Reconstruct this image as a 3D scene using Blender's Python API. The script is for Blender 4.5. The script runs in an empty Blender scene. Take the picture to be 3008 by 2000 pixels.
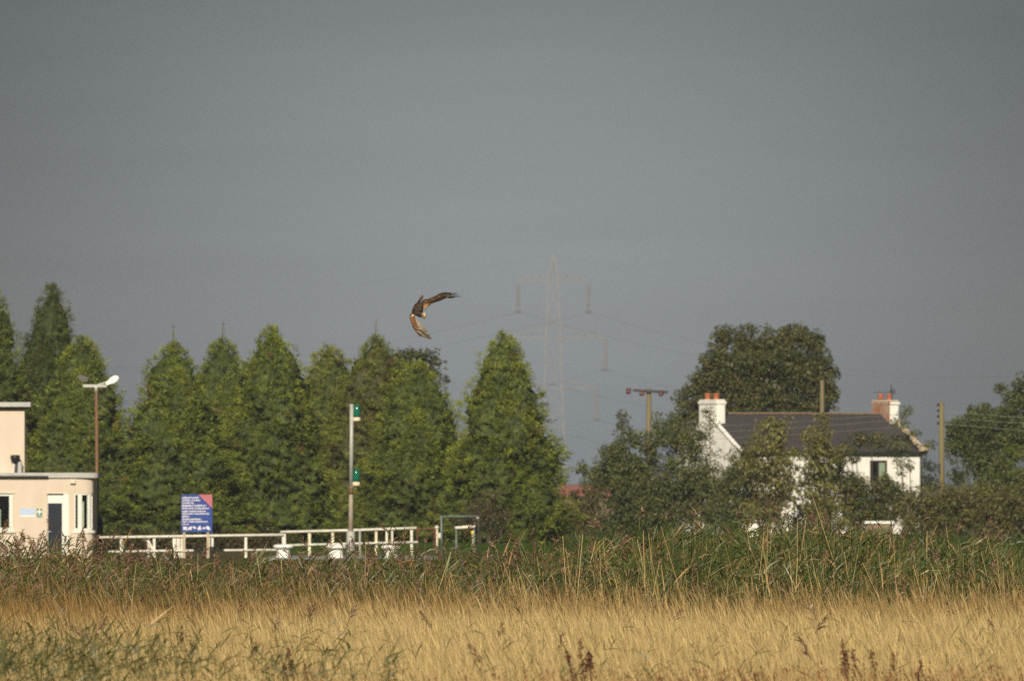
import bpy, math, random
import numpy as np
from mathutils import Vector, Matrix

R = math.radians
scn = bpy.context.scene
COL = scn.collection

# ------------------------------------------------------------------ camera
FPX = 300.0 / 23.7 * 3008.0          # focal length in photograph pixels
CAM_H = 3.5
HOR = 1400.0                         # horizon row in the photograph
cam = bpy.data.cameras.new("camera")
cam.lens = 300.0
cam.sensor_width = 23.7
cam.sensor_fit = 'HORIZONTAL'
cam.clip_start = 0.5
cam.clip_end = 30000.0
cam.dof.use_dof = True
cam.dof.focus_distance = 212.0
cam.dof.aperture_fstop = 5.8
cam_o = bpy.data.objects.new("camera", cam)
cam_o.location = (0, 0, CAM_H)
cam_o.rotation_euler = (math.pi / 2 + math.atan((HOR - 1000.0) / FPX), 0, 0)
COL.objects.link(cam_o)
scn.camera = cam_o

# ------------------------------------------------------------------ light, sky, exposure
SUN_EL, SUN_AZ = 29.0, 6.0          # behind the camera, to its left
sd = Vector((-math.sin(R(SUN_AZ)) * math.cos(R(SUN_EL)), -math.cos(R(SUN_AZ)) * math.cos(R(SUN_EL)), math.sin(R(SUN_EL))))
sun = bpy.data.lights.new("sun", 'SUN')
sun.energy = 5.0
sun.angle = R(0.53)
sun.color = (1.0, 0.90, 0.74)
sun_o = bpy.data.objects.new("sun", sun)
sun_o.rotation_euler = (-sd).to_track_quat('-Z', 'Y').to_euler()
sun_o.location = (-40, -60, 80)
COL.objects.link(sun_o)

w = bpy.data.worlds.new("World")
scn.world = w
w.use_nodes = True
nt = w.node_tree
nt.nodes.clear()
def N(t, **kw):
    n = nt.nodes.new(t)
    for k, v in kw.items():
        setattr(n, k, v)
    return n
out = N('ShaderNodeOutputWorld')
sky = N('ShaderNodeTexSky')
sky.sky_type = 'NISHITA'
sky.sun_disc = False
sky.sun_elevation = R(SUN_EL)
sky.sun_rotation = R(180 - SUN_AZ)
bg1 = N('ShaderNodeBackground')
bg1.inputs['Strength'].default_value = 0.06
nt.links.new(sky.outputs[0], bg1.inputs[0])
# slate grey cloud deck: paler in the mist at the horizon, darker overhead
tc = N('ShaderNodeTexCoord')
sep = N('ShaderNodeSeparateXYZ')
nt.links.new(tc.outputs['Generated'], sep.inputs[0])
ramp = N('ShaderNodeValToRGB')
cr = ramp.color_ramp
cr.interpolation = 'EASE'
cr.elements[0].position = 0.0
cr.elements[0].color = (0.215, 0.245, 0.28, 1)
cr.elements[1].position = 1.0
cr.elements[1].color = (0.178, 0.199, 0.221, 1)
for p, c in ((0.014, (0.245, 0.27, 0.293)), (0.022, (0.226, 0.252, 0.271)), (0.040, (0.194, 0.224, 0.24)), (0.08, (0.182, 0.203, 0.221))):
    e = cr.elements.new(p)
    e.color = (*c, 1)
nt.links.new(sep.outputs['Z'], ramp.inputs[0])
mp = N('ShaderNodeMapping')
mp.inputs['Scale'].default_value = (14, 14, 160)
nt.links.new(tc.outputs['Generated'], mp.inputs[0])
noi = N('ShaderNodeTexNoise')
noi.inputs['Scale'].default_value = 1.6
noi.inputs['Detail'].default_value = 3.0
nt.links.new(mp.outputs[0], noi.inputs[0])
mr = N('ShaderNodeMapRange')
mr.inputs['From Min'].default_value = 0.25
mr.inputs['From Max'].default_value = 0.75
mr.inputs['To Min'].default_value = 0.95
mr.inputs['To Max'].default_value = 1.05
nt.links.new(noi.outputs['Fac'], mr.inputs[0])
mul = N('ShaderNodeVectorMath', operation='SCALE')
nt.links.new(ramp.outputs[0], mul.inputs[0])
# lens vignetting put into the sky colour: dims outward from a point ahead
vd = N('ShaderNodeVectorMath', operation='DISTANCE')
vd.inputs[1].default_value = (0.0, 1.0, 0.014)
nt.links.new(tc.outputs['Generated'], vd.inputs[0])
mv = N('ShaderNodeMapRange', interpolation_type='SMOOTHSTEP')
mv.inputs['From Min'].default_value = 0.0
mv.inputs['From Max'].default_value = 0.06
mv.inputs['To Min'].default_value = 1.04
mv.inputs['To Max'].default_value = 0.34
nt.links.new(vd.outputs['Value'], mv.inputs[0])
mm_ = N('ShaderNodeMath', operation='MULTIPLY')
nt.links.new(mr.outputs[0], mm_.inputs[0])
nt.links.new(mv.outputs[0], mm_.inputs[1])
nt.links.new(mm_.outputs[0], mul.inputs['Scale'])
bg2 = N('ShaderNodeBackground')
bg2.inputs['Strength'].default_value = 1.0
nt.links.new(mul.outputs[0], bg2.inputs[0])
mix = N('ShaderNodeMixShader')
mix.inputs[0].default_value = 0.95
nt.links.new(bg1.outputs[0], mix.inputs[1])
nt.links.new(bg2.outputs[0], mix.inputs[2])
nt.links.new(mix.outputs[0], out.inputs[0])

vs = scn.view_settings
vs.view_transform = 'Standard'
vs.look = 'None'
vs.gamma = 1.0
vs.exposure = 0.25
vs.use_curve_mapping = False
scn.cycles.max_bounces = 6
scn.cycles.diffuse_bounces = 3
scn.cycles.transparent_max_bounces = 8
scn.cycles.volume_bounces = 0
scn.cycles.use_denoising = False

# ------------------------------------------------------------------ helpers
def at(px, py, D):
    """world point that lies D metres ahead at photograph pixel (px, py)"""
    return Vector(((px - 1504.0) / FPX * D, D, CAM_H + (HOR - py) / FPX * D))
def X(px, D): return (px - 1504.0) / FPX * D
def Z(py, D): return CAM_H + (HOR - py) / FPX * D

class MB:
    """collects polygons for ONE mesh object"""
    def __init__(s): s.v, s.f = [], []
    def add(s, vs, fs):
        o = len(s.v)
        s.v += [tuple(v) for v in vs]
        s.f += [tuple(i + o for i in f) for f in fs]
        return s
    def box(s, x0, x1, y0, y1, z0, z1, m=None):
        vs = [Vector(p) for p in ((x0,y0,z0),(x1,y0,z0),(x1,y1,z0),(x0,y1,z0),(x0,y0,z1),(x1,y0,z1),(x1,y1,z1),(x0,y1,z1))]
        if m is not None: vs = [m @ v for v in vs]
        return s.add(vs, [(0,3,2,1),(4,5,6,7),(0,1,5,4),(1,2,6,5),(2,3,7,6),(3,0,4,7)])
    def bar(s, a, b, wx, wy=None, up=(0,0,1)):
        """rectangular bar from a to b"""
        a, b = Vector(a), Vector(b)
        wy = wy or wx
        d = (b - a).normalized()
        u = Vector(up)
        if abs(d.dot(u)) > .95: u = Vector((0,1,0))
        p = d.cross(u).normalized() * wx / 2
        q = p.cross(d).normalized() * wy / 2
        vs = [a-p-q, a+p-q, a+p+q, a-p+q, b-p-q, b+p-q, b+p+q, b-p+q]
        return s.add(vs, [(0,1,2,3),(7,6,5,4),(4,5,1,0),(5,6,2,1),(6,7,3,2),(7,4,0,3)])
    def tube(s, pts, rad, n=8, cap=True):
        pts = [Vector(p) for p in pts]
        if not isinstance(rad, (list, tuple)): rad = [rad] * len(pts)
        o = len(s.v)
        for i, p in enumerate(pts):
            d = (pts[min(i+1, len(pts)-1)] - pts[max(i-1, 0)]).normalized()
            u = Vector((0,0,1)) if abs(d.z) < .9 else Vector((0,1,0))
            a = d.cross(u).normalized()
            b = a.cross(d).normalized()
            for k in range(n):
                t = 2 * math.pi * k / n
                s.v.append(tuple(p + (a * math.cos(t) + b * math.sin(t)) * rad[i]))
        for i in range(len(pts) - 1):
            for k in range(n):
                k2 = (k + 1) % n
                s.f.append((o+i*n+k, o+i*n+k2, o+(i+1)*n+k2, o+(i+1)*n+k))
        if cap:
            s.f.append(tuple(o + k for k in reversed(range(n))))
            s.f.append(tuple(o + (len(pts)-1)*n + k for k in range(n)))
        return s
    def lathe(s, prof, c=(0,0,0), n=16, m=None):
        """profile [(r,z)...] turned about the vertical through c"""
        o = len(s.v)
        for r, z in prof:
            for k in range(n):
                t = 2*math.pi*k/n
                p = Vector((r*math.cos(t), r*math.sin(t), z))
                if m is not None: p = m @ p
                s.v.append(tuple(p + Vector(c)))
        for i in range(len(prof)-1):
            for k in range(n):
                k2 = (k+1) % n
                s.f.append((o+i*n+k, o+i*n+k2, o+(i+1)*n+k2, o+(i+1)*n+k))
        s.f.append(tuple(o+k for k in reversed(range(n))))
        s.f.append(tuple(o+(len(prof)-1)*n+k for k in range(n)))
        return s
    def build(s, name, mat, parent=None, smooth=False, bevel=0.0, local=False):
        off = Vector((0,0,0))
        if parent is not None and not local:
            p = parent
            while p is not None:
                off += p.location
                p = p.parent
        me = bpy.data.meshes.new(name)
        me.from_pydata([tuple(Vector(v) - off) for v in s.v], [], s.f)
        me.materials.append(mat)
        if smooth:
            me.shade_smooth()
        me.update()
        o = bpy.data.objects.new(name, me)
        COL.objects.link(o)
        if parent is not None: o.parent = parent
        if bevel:
            b = o.modifiers.new('bevel', 'BEVEL')
            b.width = bevel
            b.segments = 2
            b.limit_method = 'ANGLE'
        return o

def tag(o, label=None, cat=None, group=None, kind=None):
    if label: o['label'] = label
    if cat: o['category'] = cat
    if group: o['group'] = group
    if kind: o['kind'] = kind
    return o
def empty(name, loc, label, cat, group=None, rz=0.0):
    o = bpy.data.objects.new(name, None)
    o.empty_display_size = 0.3
    o.location = loc
    o.rotation_euler = (0, 0, rz)
    COL.objects.link(o)
    return tag(o, label, cat, group)

# ------------------------------------------------------------------ materials
def mat(name, col, rough=0.7, var=0.12, scale=3.0, bump=0.0, metallic=0.0, col2=None, spec=0.3, stretch=(1,1,1)):
    m = bpy.data.materials.new(name)
    m.use_nodes = True
    t = m.node_tree
    b = t.nodes['Principled BSDF']
    b.inputs['Roughness'].default_value = rough
    b.inputs['Metallic'].default_value = metallic
    b.inputs['Specular IOR Level'].default_value = spec
    tcn = t.nodes.new('ShaderNodeTexCoord')
    mpn = t.nodes.new('ShaderNodeMapping')
    mpn.inputs['Scale'].default_value = stretch
    t.links.new(tcn.outputs['Object'], mpn.inputs[0])
    n = t.nodes.new('ShaderNodeTexNoise')
    n.inputs['Scale'].default_value = scale
    n.inputs['Detail'].default_value = 5
    t.links.new(mpn.outputs[0], n.inputs[0])
    r = t.nodes.new('ShaderNodeValToRGB')
    c2 = col2 or tuple(c * (1 - var) for c in col)
    c1 = col if col2 else tuple(min(1, c * (1 + var)) for c in col)
    r.color_ramp.elements[0].position = .32
    r.color_ramp.elements[1].position = .68
    r.color_ramp.elements[0].color = (*c2, 1)
    r.color_ramp.elements[1].color = (*c1, 1)
    t.links.new(n.outputs['Fac'], r.inputs[0])
    t.links.new(r.outputs[0], b.inputs['Base Color'])
    if bump:
        bn = t.nodes.new('ShaderNodeBump')
        bn.inputs['Strength'].default_value = bump
        bn.inputs['Distance'].default_value = 0.03
        t.links.new(n.outputs['Fac'], bn.inputs['Height'])
        t.links.new(bn.outputs[0], b.inputs['Normal'])
    return m

def leaf_mat(name, rough=0.55, spec=0.25, transl=0.0):
    m = bpy.data.materials.new(name)
    m.use_nodes = True
    t = m.node_tree
    b = t.nodes['Principled BSDF']
    b.inputs['Roughness'].default_value = rough
    b.inputs['Specular IOR Level'].default_value = spec
    a = t.nodes.new('ShaderNodeAttribute')
    a.attribute_name = 'tint'
    n = t.nodes.new('ShaderNodeTexNoise')
    n.inputs['Scale'].default_value = 9.0
    tcn = t.nodes.new('ShaderNodeTexCoord')
    t.links.new(tcn.outputs['Object'], n.inputs[0])
    mrn = t.nodes.new('ShaderNodeMapRange')
    mrn.inputs['To Min'].default_value = 0.75
    mrn.inputs['To Max'].default_value = 1.25
    t.links.new(n.outputs['Fac'], mrn.inputs[0])
    sc = t.nodes.new('ShaderNodeVectorMath')
    sc.operation = 'SCALE'
    t.links.new(a.outputs['Color'], sc.inputs[0])
    t.links.new(mrn.outputs[0], sc.inputs['Scale'])
    t.links.new(sc.outputs[0], b.inputs['Base Color'])
    if transl:
        tr = t.nodes.new('ShaderNodeBsdfTranslucent')
        mx = t.nodes.new('ShaderNodeMixShader')
        mx.inputs[0].default_value = transl
        t.links.new(sc.outputs[0], tr.inputs[0])
        t.links.new(b.outputs[0], mx.inputs[1])
        t.links.new(tr.outputs[0], mx.inputs[2])
        t.links.new(mx.outputs[0], t.nodes['Material Output'].inputs[0])
    return m

def glass_mat(name):
    m = bpy.data.materials.new(name)
    m.use_nodes = True
    t = m.node_tree
    t.nodes.remove(t.nodes['Principled BSDF'])
    tr = t.nodes.new('ShaderNodeBsdfTransparent')
    tr.inputs[0].default_value = (0.82, 0.88, 0.86, 1)
    gl = t.nodes.new('ShaderNodeBsdfGlossy')
    gl.inputs['Roughness'].default_value = 0.02
    lw_ = t.nodes.new('ShaderNodeLayerWeight')
    pw_ = t.nodes.new('ShaderNodeMath')
    pw_.operation = 'POWER'
    pw_.inputs[1].default_value = 4.0
    t.links.new(lw_.outputs['Facing'], pw_.inputs[0])
    fr = t.nodes.new('ShaderNodeMath')
    fr.operation = 'MULTIPLY_ADD'
    fr.inputs[1].default_value = 0.7
    fr.inputs[2].default_value = 0.05
    t.links.new(pw_.outputs[0], fr.inputs[0])
    mx = t.nodes.new('ShaderNodeMixShader')
    t.links.new(fr.outputs[0], mx.inputs[0])
    t.links.new(tr.outputs[0], mx.inputs[1])
    t.links.new(gl.outputs[0], mx.inputs[2])
    t.links.new(mx.outputs[0], t.nodes['Material Output'].inputs[0])
    return m

M = {
 'ground': mat('soil and rough grass', (0.095, 0.080, 0.040), .95, col2=(0.055, 0.060, 0.025), scale=.35, bump=.6, spec=0.0),
 'lawn': mat('mown grass', (0.050, 0.088, 0.017), .95, col2=(0.036, 0.066, 0.014), scale=.5, bump=.5, spec=0.0),
 'cream': mat('cream render', (0.575, 0.49, 0.385), .85, var=.05, scale=1.1, bump=.05, stretch=(1.6,1.6,.5)),
 'white': mat('white masonry paint', (0.77, 0.75, 0.69), .8, var=.09, scale=1.3, bump=.12, stretch=(1,1,.7)),
 'upvc': mat('white window plastic', (0.70, 0.69, 0.63), .35, var=.03),
 'sill': mat('pale grey stone sill', (0.60, 0.56, 0.48), .8, var=.08),
 'roofedge': mat('grey felt roof edge', (0.40, 0.395, 0.375), .6, var=.10, scale=2.5),
 'roofgrey': mat('grey flat roof', (0.22, 0.22, 0.21), .8),
 'gutter': mat('black gutter', (0.03, 0.03, 0.03), .5),
 'navy': mat('navy door paint', (0.012, 0.016, 0.026), .35, var=.1),
 'dark': mat('dark interior', (0.05, 0.05, 0.05), .9),
 'glass': glass_mat('window glass'),
 'curtain': mat('pale curtain', (0.62, 0.60, 0.46), .9, var=.12, scale=9, stretch=(6,6,.3)),
 'black': mat('black plastic', (0.015, 0.014, 0.016), .45),
 'galv': mat('galvanised steel', (0.40, 0.40, 0.37), .5, var=.12, scale=2, metallic=.15),
 'rust': mat('rusty brown steel', (0.20, 0.105, 0.052), .8, col2=(0.13, 0.075, 0.045), scale=2.2),
 'rustspot': mat('rust stain', (0.36, 0.26, 0.17), .8, col2=(0.42, 0.40, 0.36), scale=2.2),
 'lampwhite': mat('white lamp housing', (0.80, 0.78, 0.72), .4, var=.03),
 'lampgrey': mat('dark grey lamp housing', (0.10, 0.095, 0.095), .6),
 'bluegrey': mat('dark blue tarpaulin', (0.020, 0.026, 0.040), .6),
 'signblue': mat('blue sign panel', (0.018, 0.050, 0.235), .45, var=.05),
 'signred': mat('faded red print', (0.44, 0.13, 0.13), .6, col2=(0.36, 0.12, 0.16), scale=14),
 'signtext': mat('white print', (0.66, 0.64, 0.66), .6, var=.05),
 'plateblue': mat('pale blue plate', (0.36, 0.47, 0.66), .5, var=.06),
 'platewhite': mat('pale plate lettering', (0.55, 0.62, 0.72), .5, var=.05),
 'plategreen': mat('green first aid plate', (0.02, 0.17, 0.09), .5),
 'post': mat('weathered sign post', (0.42, 0.34, 0.24), .8),
 'fence': mat('white rail paint', (0.64, 0.61, 0.52), .6, var=.18, scale=3),
 'fenceworn': mat('worn cream rail paint', (0.66, 0.58, 0.42), .7, var=.18, scale=4),
 'teal': mat('teal painted steel', (0.15, 0.19, 0.185), .5, var=.15),
 'redrail': mat('dull red rail', (0.16, 0.050, 0.035), .7),
 'yellow': mat('yellow paint', (0.75, 0.52, 0.08), .5),
 'greenlens': mat('green lamp lens', (0.002, 0.105, 0.062), .12, var=.15, scale=8, spec=.6),
 'creamlamp': mat('cream lamp base', (0.72, 0.64, 0.48), .6, col2=(0.62, 0.46, 0.30), scale=9),
 'slate': mat('dark slate', (0.048, 0.045, 0.050), .65, col2=(0.060, 0.053, 0.047), scale=1.7),
 'ridge': mat('brown ridge tile', (0.20, 0.14, 0.085), .85, var=.25, scale=3),
 'terracotta': mat('terracotta pot', (0.36, 0.115, 0.055), .75, var=.12),
 'brick': mat('weathered red brick', (0.36, 0.12, 0.055), .9, col2=(0.40, 0.33, 0.25), scale=2.2),
 'mortar': mat('pale lime mortar', (0.52, 0.45, 0.36), .95),
 'stone': mat('lichened coping stone', (0.52, 0.43, 0.30), .9, col2=(0.38, 0.30, 0.18), scale=3),
 'frame': mat('dark brown window frame', (0.045, 0.030, 0.024), .6),
 'wood': mat('mossy creosoted timber', (0.165, 0.150, 0.062), .9, col2=(0.15, 0.110, 0.075), scale=1.6, stretch=(4,4,.6)),
 'iron': mat('dark iron', (0.035, 0.030, 0.032), .6),
 'porcelain': mat('brown insulator', (0.11, 0.045, 0.035), .35, var=.2),
 'cable': mat('weathered bare cable', (0.27, 0.29, 0.26), .5),
 'cabledark': mat('dull grey conductor', (0.16, 0.18, 0.19), .6),
 'steel': mat('faded galvanised lattice', (0.205, 0.200, 0.198), .7, var=.05),
 'ceramic': mat('white glass insulator', (0.255, 0.248, 0.243), .5, var=.04),
 'redroof': mat('red barn roof', (0.28, 0.095, 0.080), .8, var=.15, scale=.6),
 'barnwall': mat('brown barn wall', (0.20, 0.13, 0.10), .9),
 'tan': mat('tan brick', (0.24, 0.165, 0.10), .9, var=.15),
 'bark': mat('bark', (0.075, 0.055, 0.035), .95, bump=.5),
 'conifer': leaf_mat('conifer sprays', .6, .2, .10),
 'leaf': leaf_mat('broad leaves', .5, .3, .10),
 'straw': leaf_mat('dry straw', .7, .15, .08),
 'reed': leaf_mat('reed leaves', .45, .35, .12),
 'feather': leaf_mat('feathers', .6, .2),
}

# ------------------------------------------------------------------ numpy ribbons
rng = np.random.default_rng(7)
def unit(v):
    return v / np.maximum(np.linalg.norm(v, axis=-1, keepdims=True), 1e-9)
def rdir(n, r=rng):
    return unit(r.normal(size=(n, 3)))
def ribbons(base, d, L, W, bend, side=None, S=2, prof=None, col=None, r=rng):
    """N tapered curved strips; returns (verts, quads, colours)"""
    n = len(base)
    t = np.linspace(0, 1, S + 1)
    P = base[:, None] + d[:, None] * (L[:, None, None] * t[None, :, None]) + bend[:, None] * (L[:, None, None] * (t ** 2)[None, :, None])
    if side is None:
        side = unit(np.cross(d, rdir(n, r)))
    p = np.array(prof if prof is not None else np.linspace(1, .15, S + 1))
    hw = (W[:, None] * p[None, :] / 2)[..., None] * side[:, None]
    v = np.stack([P - hw, P + hw], axis=2).reshape(-1, 3)
    k = np.arange(S)
    q = np.stack([2*k, 2*k+1, 2*k+3, 2*k+2], axis=1)
    f = (np.arange(n)[:, None, None] * (2 * (S + 1)) + q[None]).reshape(-1, 4)
    c = np.repeat(col, 2 * (S + 1), axis=0)
    return v, f, c
def join(lst):
    vs, fs, cs, o = [], [], [], 0
    for v, f, c in lst:
        vs.append(v); fs.append(f + o); cs.append(c); o += len(v)
    return np.concatenate(vs), np.concatenate(fs), np.concatenate(cs)
def mesh_np(name, parts, mtl, parent=None, origin=(0, 0, 0)):
    v, f, c = join(parts)
    v = v - np.array(origin)
    me = bpy.data.meshes.new(name)
    me.vertices.add(len(v))
    me.vertices.foreach_set('co', v.astype(np.float32).ravel())
    me.loops.add(len(f) * 4)
    me.loops.foreach_set('vertex_index', f.astype(np.int32).ravel())
    me.polygons.add(len(f))
    me.polygons.foreach_set('loop_start', np.arange(0, len(f) * 4, 4, dtype=np.int32))
    me.update(calc_edges=True)
    a = me.color_attributes.new('tint', 'FLOAT_COLOR', 'POINT')
    rgba = np.ones((len(v), 4), np.float32)
    rgba[:, :3] = np.clip(c, 0.002, 1)
    a.data.foreach_set('color', rgba.ravel())
    me.materials.append(mtl)
    o = bpy.data.objects.new(name, me)
    COL.objects.link(o)
    if parent is not None: o.parent = parent
    return o
def lf(x, y, s, ph=0.0):
    """smooth low-frequency variation, about -1..1"""
    return (np.sin(x*s*1.0 + 1.3 + ph) * np.cos(y*s*.61 + .4 + ph*2) + .6*np.sin(x*s*2.3 - y*s*1.1 + 2.1 + ph) + .4*np.cos(x*s*4.1 + y*s*1.7 + ph)) / 1.6
def jit(col, n, a=.2, r=rng):
    c = np.tile(np.array(col, float), (n, 1))
    return c * (1 + r.normal(size=(n, 1)) * a) * (1 + r.normal(size=(n, 3)) * a * .3)

# ------------------------------------------------------------------ ground
g = MB().box(-1500, 1500, -30, 6000, -0.6, 0.0)
tag(g.build('ground', M['ground']), 'rough flat ground under the reeds and fields', kind='structure')
g = MB().box(-12.5, 110, 604, 1100, 0.0, 0.03)
tag(g.build('lawn', M['lawn']), 'dark green mown grass between the reeds and the houses', kind='structure')

# ------------------------------------------------------------------ air
m = bpy.data.materials.new('haze air')
m.use_nodes = True
t = m.node_tree
t.nodes.remove(t.nodes['Principled BSDF'])
pv = t.nodes.new('ShaderNodeVolumePrincipled')
pv.inputs['Color'].default_value = (0.80, 0.86, 0.92, 1)
pv.inputs['Density'].default_value = 0.00010
pv.inputs['Anisotropy'].default_value = 0.25
t.links.new(pv.outputs[0], t.nodes['Material Output'].inputs['Volume'])
hz = MB().box(-1510, 1510, -40, 6010, -1.6, 78.0).build('haze', m)
tag(hz, 'pale mist in the air over the fields', kind='stuff')

# ------------------------------------------------------------------ lock keeper's building
DB = 560.0
def wall_panel(mb, x0, x1, z0, z1, y, th, holes):
    """front wall in the plane y with rectangular holes and their reveals"""
    xs = sorted({x0, x1, *[h[0] for h in holes], *[h[1] for h in holes]})
    zs = sorted({z0, z1, *[h[2] for h in holes], *[h[3] for h in holes]})
    xs = [a for a in xs if x0 <= a <= x1]
    for i in range(len(xs)-1):
        for j in range(len(zs)-1):
            cx, cz = (xs[i]+xs[i+1])/2, (zs[j]+zs[j+1])/2
            if any(h[0] < cx < h[1] and h[2] < cz < h[3] for h in holes): continue
            mb.add([(xs[i],y,zs[j]),(xs[i+1],y,zs[j]),(xs[i+1],y,zs[j+1]),(xs[i],y,zs[j+1])], [(0,1,2,3)])
            mb.add([(xs[i],y+th,zs[j]),(xs[i+1],y+th,zs[j]),(xs[i+1],y+th,zs[j+1]),(xs[i],y+th,zs[j+1])], [(3,2,1,0)])
    for a, b, c, d in holes:
        mb.add([(a,y,c),(a,y+th,c),(a,y+th,d),(a,y,d)], [(0,1,2,3)])
        mb.add([(b,y,c),(b,y+th,c),(b,y+th,d),(b,y,d)], [(3,2,1,0)])
        mb.add([(a,y,d),(b,y,d),(b,y+th,d),(a,y+th,d)], [(3,2,1,0)])
        mb.add([(a,y,c),(b,y,c),(b,y+th,c),(a,y+th,c)], [(0,1,2,3)])

bld = empty('office_building', (X(120, DB), DB, 0), 'cream rendered flat roofed office with navy door and rounded corner', 'building')
zr = Z(1403, DB)                                  # underside of the lower roof
xf = X(212, DB)                                   # where the front wall starts to curve
rc = X(273, DB) - xf                              # corner radius
xl = X(-420, DB)
mb = MB()
door = (X(139, DB), X(187, DB), 0.0, Z(1450, DB))
winl = (X(-22, DB), X(36, DB), Z(1556, DB), Z(1449, DB))
wall_panel(mb, xl, xf, 0, zr, DB, .28, [door, winl])
wz0, wz1 = Z(1556, DB), Z(1449, DB)
A0, A1 = 6.0, 88.0
def arcp(a, r, z):
    return Vector((xf + r*math.sin(R(a)), DB + (rc - r*math.cos(R(a)))*.45, z))
angs = [0, 6, 15, 24, 33, 42, 51, 60, 69, 78, 88, 90]
for a, b in zip(angs[:-1], angs[1:]):
    bands = [(0, wz0), (wz1, zr)] if A0 <= a and b <= A1 else [(0, zr)]
    for c, d in bands:
        mb.add([arcp(a,rc,c), arcp(b,rc,c), arcp(b,rc,d), arcp(a,rc,d)], [(0,1,2,3)])
        mb.add([arcp(a,rc-.25,c), arcp(b,rc-.25,c), arcp(b,rc-.25,d), arcp(a,rc-.25,d)], [(3,2,1,0)])
        if len(bands) == 2:
            zz = d if c == 0 else c
            mb.add([arcp(a,rc-.25,zz), arcp(b,rc-.25,zz), arcp(b,rc,zz), arcp(a,rc,zz)], [(0,1,2,3) if c else (3,2,1,0)])
xr = xf + rc
mb.add([(xr,DB+rc*.45,0),(xr,DB+6,0),(xr,DB+6,zr),(xr,DB+rc*.45,zr)], [(0,1,2,3)])
mb.add([(xl,DB+6,0),(xr,DB+6,0),(xr,DB+6,zr),(xl,DB+6,zr)], [(3,2,1,0)])
mb.add([(xl,DB,0),(xl,DB+6,0),(xl,DB+6,zr),(xl,DB,zr)], [(3,2,1,0)])
wall = mb.build('wall', M['cream'], bld)
mb = MB().box(xl+.05, xr-.3, DB+.9, DB+5.9, 0.02, .05)
mb.build('floor', M['dark'], bld)
# lower roof slab with rounded front corner
def roof_slab(x0, x1, y0, y1, z0, z1, rad):
    o = [(x0,y1),(x0,y0)]
    for k in range(9):
        a = R(k*90/8)
        o.append((x1-rad+rad*math.sin(a), y0+(rad-rad*math.cos(a))*.45))
    o.append((x1,y1))
    n = len(o)
    mbb = MB()
    mbb.add([(x,y,z0) for x,y in o]+[(x,y,z1) for x,y in o], [tuple(range(n)), tuple(reversed(range(n,2*n)))]+[(i+n,(i+1)%n+n,(i+1)%n,i) for i in range(n)])
    return mbb
ov = X(288, DB) - xr
roof = roof_slab(xl, xr+ov, DB-.10, DB+6.2, zr+.003, Z(1388, DB), rc+.1).build('roof', M['roofedge'], bld)
MB().tube([(xl, DB-.16, Z(1399.5, DB)), (X(142, DB), DB-.16, Z(1399.5, DB))], .045, 8).build('gutter', M['gutter'], bld)
# upper storey
xu = X(70, DB)
zu0, zu1 = Z(1388, DB)+.003, Z(1195, DB)
MB().box(xl, xu, DB+.7, DB+2.6, zu0, zu1).build('upper_storey', M['cream'], bld)
MB().box(xl, X(89, DB), DB+.35, DB+2.9, zu1+.003, Z(1181, DB)).build('upper_roof', M['roofedge'], bld, bevel=.02)
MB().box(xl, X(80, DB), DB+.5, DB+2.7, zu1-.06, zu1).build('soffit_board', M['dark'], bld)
# door with overlight panel and frame
do = MB().box(door[0]+.03, X(182, DB), DB+.12, DB+.17, .02, Z(1478, DB)).build('door', M['navy'], bld)
MB().bar((X(141, DB), DB+.06, Z(1561, DB)), (X(150, DB), DB+.06, Z(1560.5, DB)), .035).build('handle', M['galv'], do)
fr = MB()
fr.box(door[0], door[1], DB+.10, DB+.18, Z(1477.5, DB), door[3]-.05)
fr.box(X(182.3, DB), door[1], DB+.07, DB+.2, 0, Z(1478, DB))
fr.box(door[0]-.0, door[0]+.028, DB+.10, DB+.2, 0, Z(1478, DB))
fr.build('door_frame', M['upvc'], bld)
MB().box(door[0]-.05, door[1]+.25, DB-.03, DB-.002, door[3]+.01, door[3]+.05).build('door_hood', M['sill'], bld)
MB().box(door[1]+.003, door[1]+.22, DB-.015, DB-.003, 0, door[3]+.008).build('door_surround', M['upvc'], bld)
# left window
wn = MB()
a, b, c, d = winl
for q in ((a, a+.1, c, d), (b-.13, b, c, d), (a+.1, b-.13, c, c+.1), (a+.1, b-.13, d-.1, d)):
    wn.box(q[0], q[1], DB+.05, DB+.12, q[2], q[3])
wo = wn.build('window', M['upvc'], bld)
MB().box(a+.1, b-.13, DB+.08, DB+.09, c+.1, d-.1).build('pane', M['glass'], wo)
MB().box(a-.1, b+.16, DB-.09, DB-.002, c-.13, c-.01).build('sill', M['sill'], wo, bevel=.01)
MB().box(a-.02, b+.14, DB-.04, DB-.003, d+.01, d+.05).build('drip_mould', M['sill'], wo)
MB().box(a+.1, a+.35, DB+.2, DB+.24, c+.1, c+.9).build('curtain', M['curtain'], wo)
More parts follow.
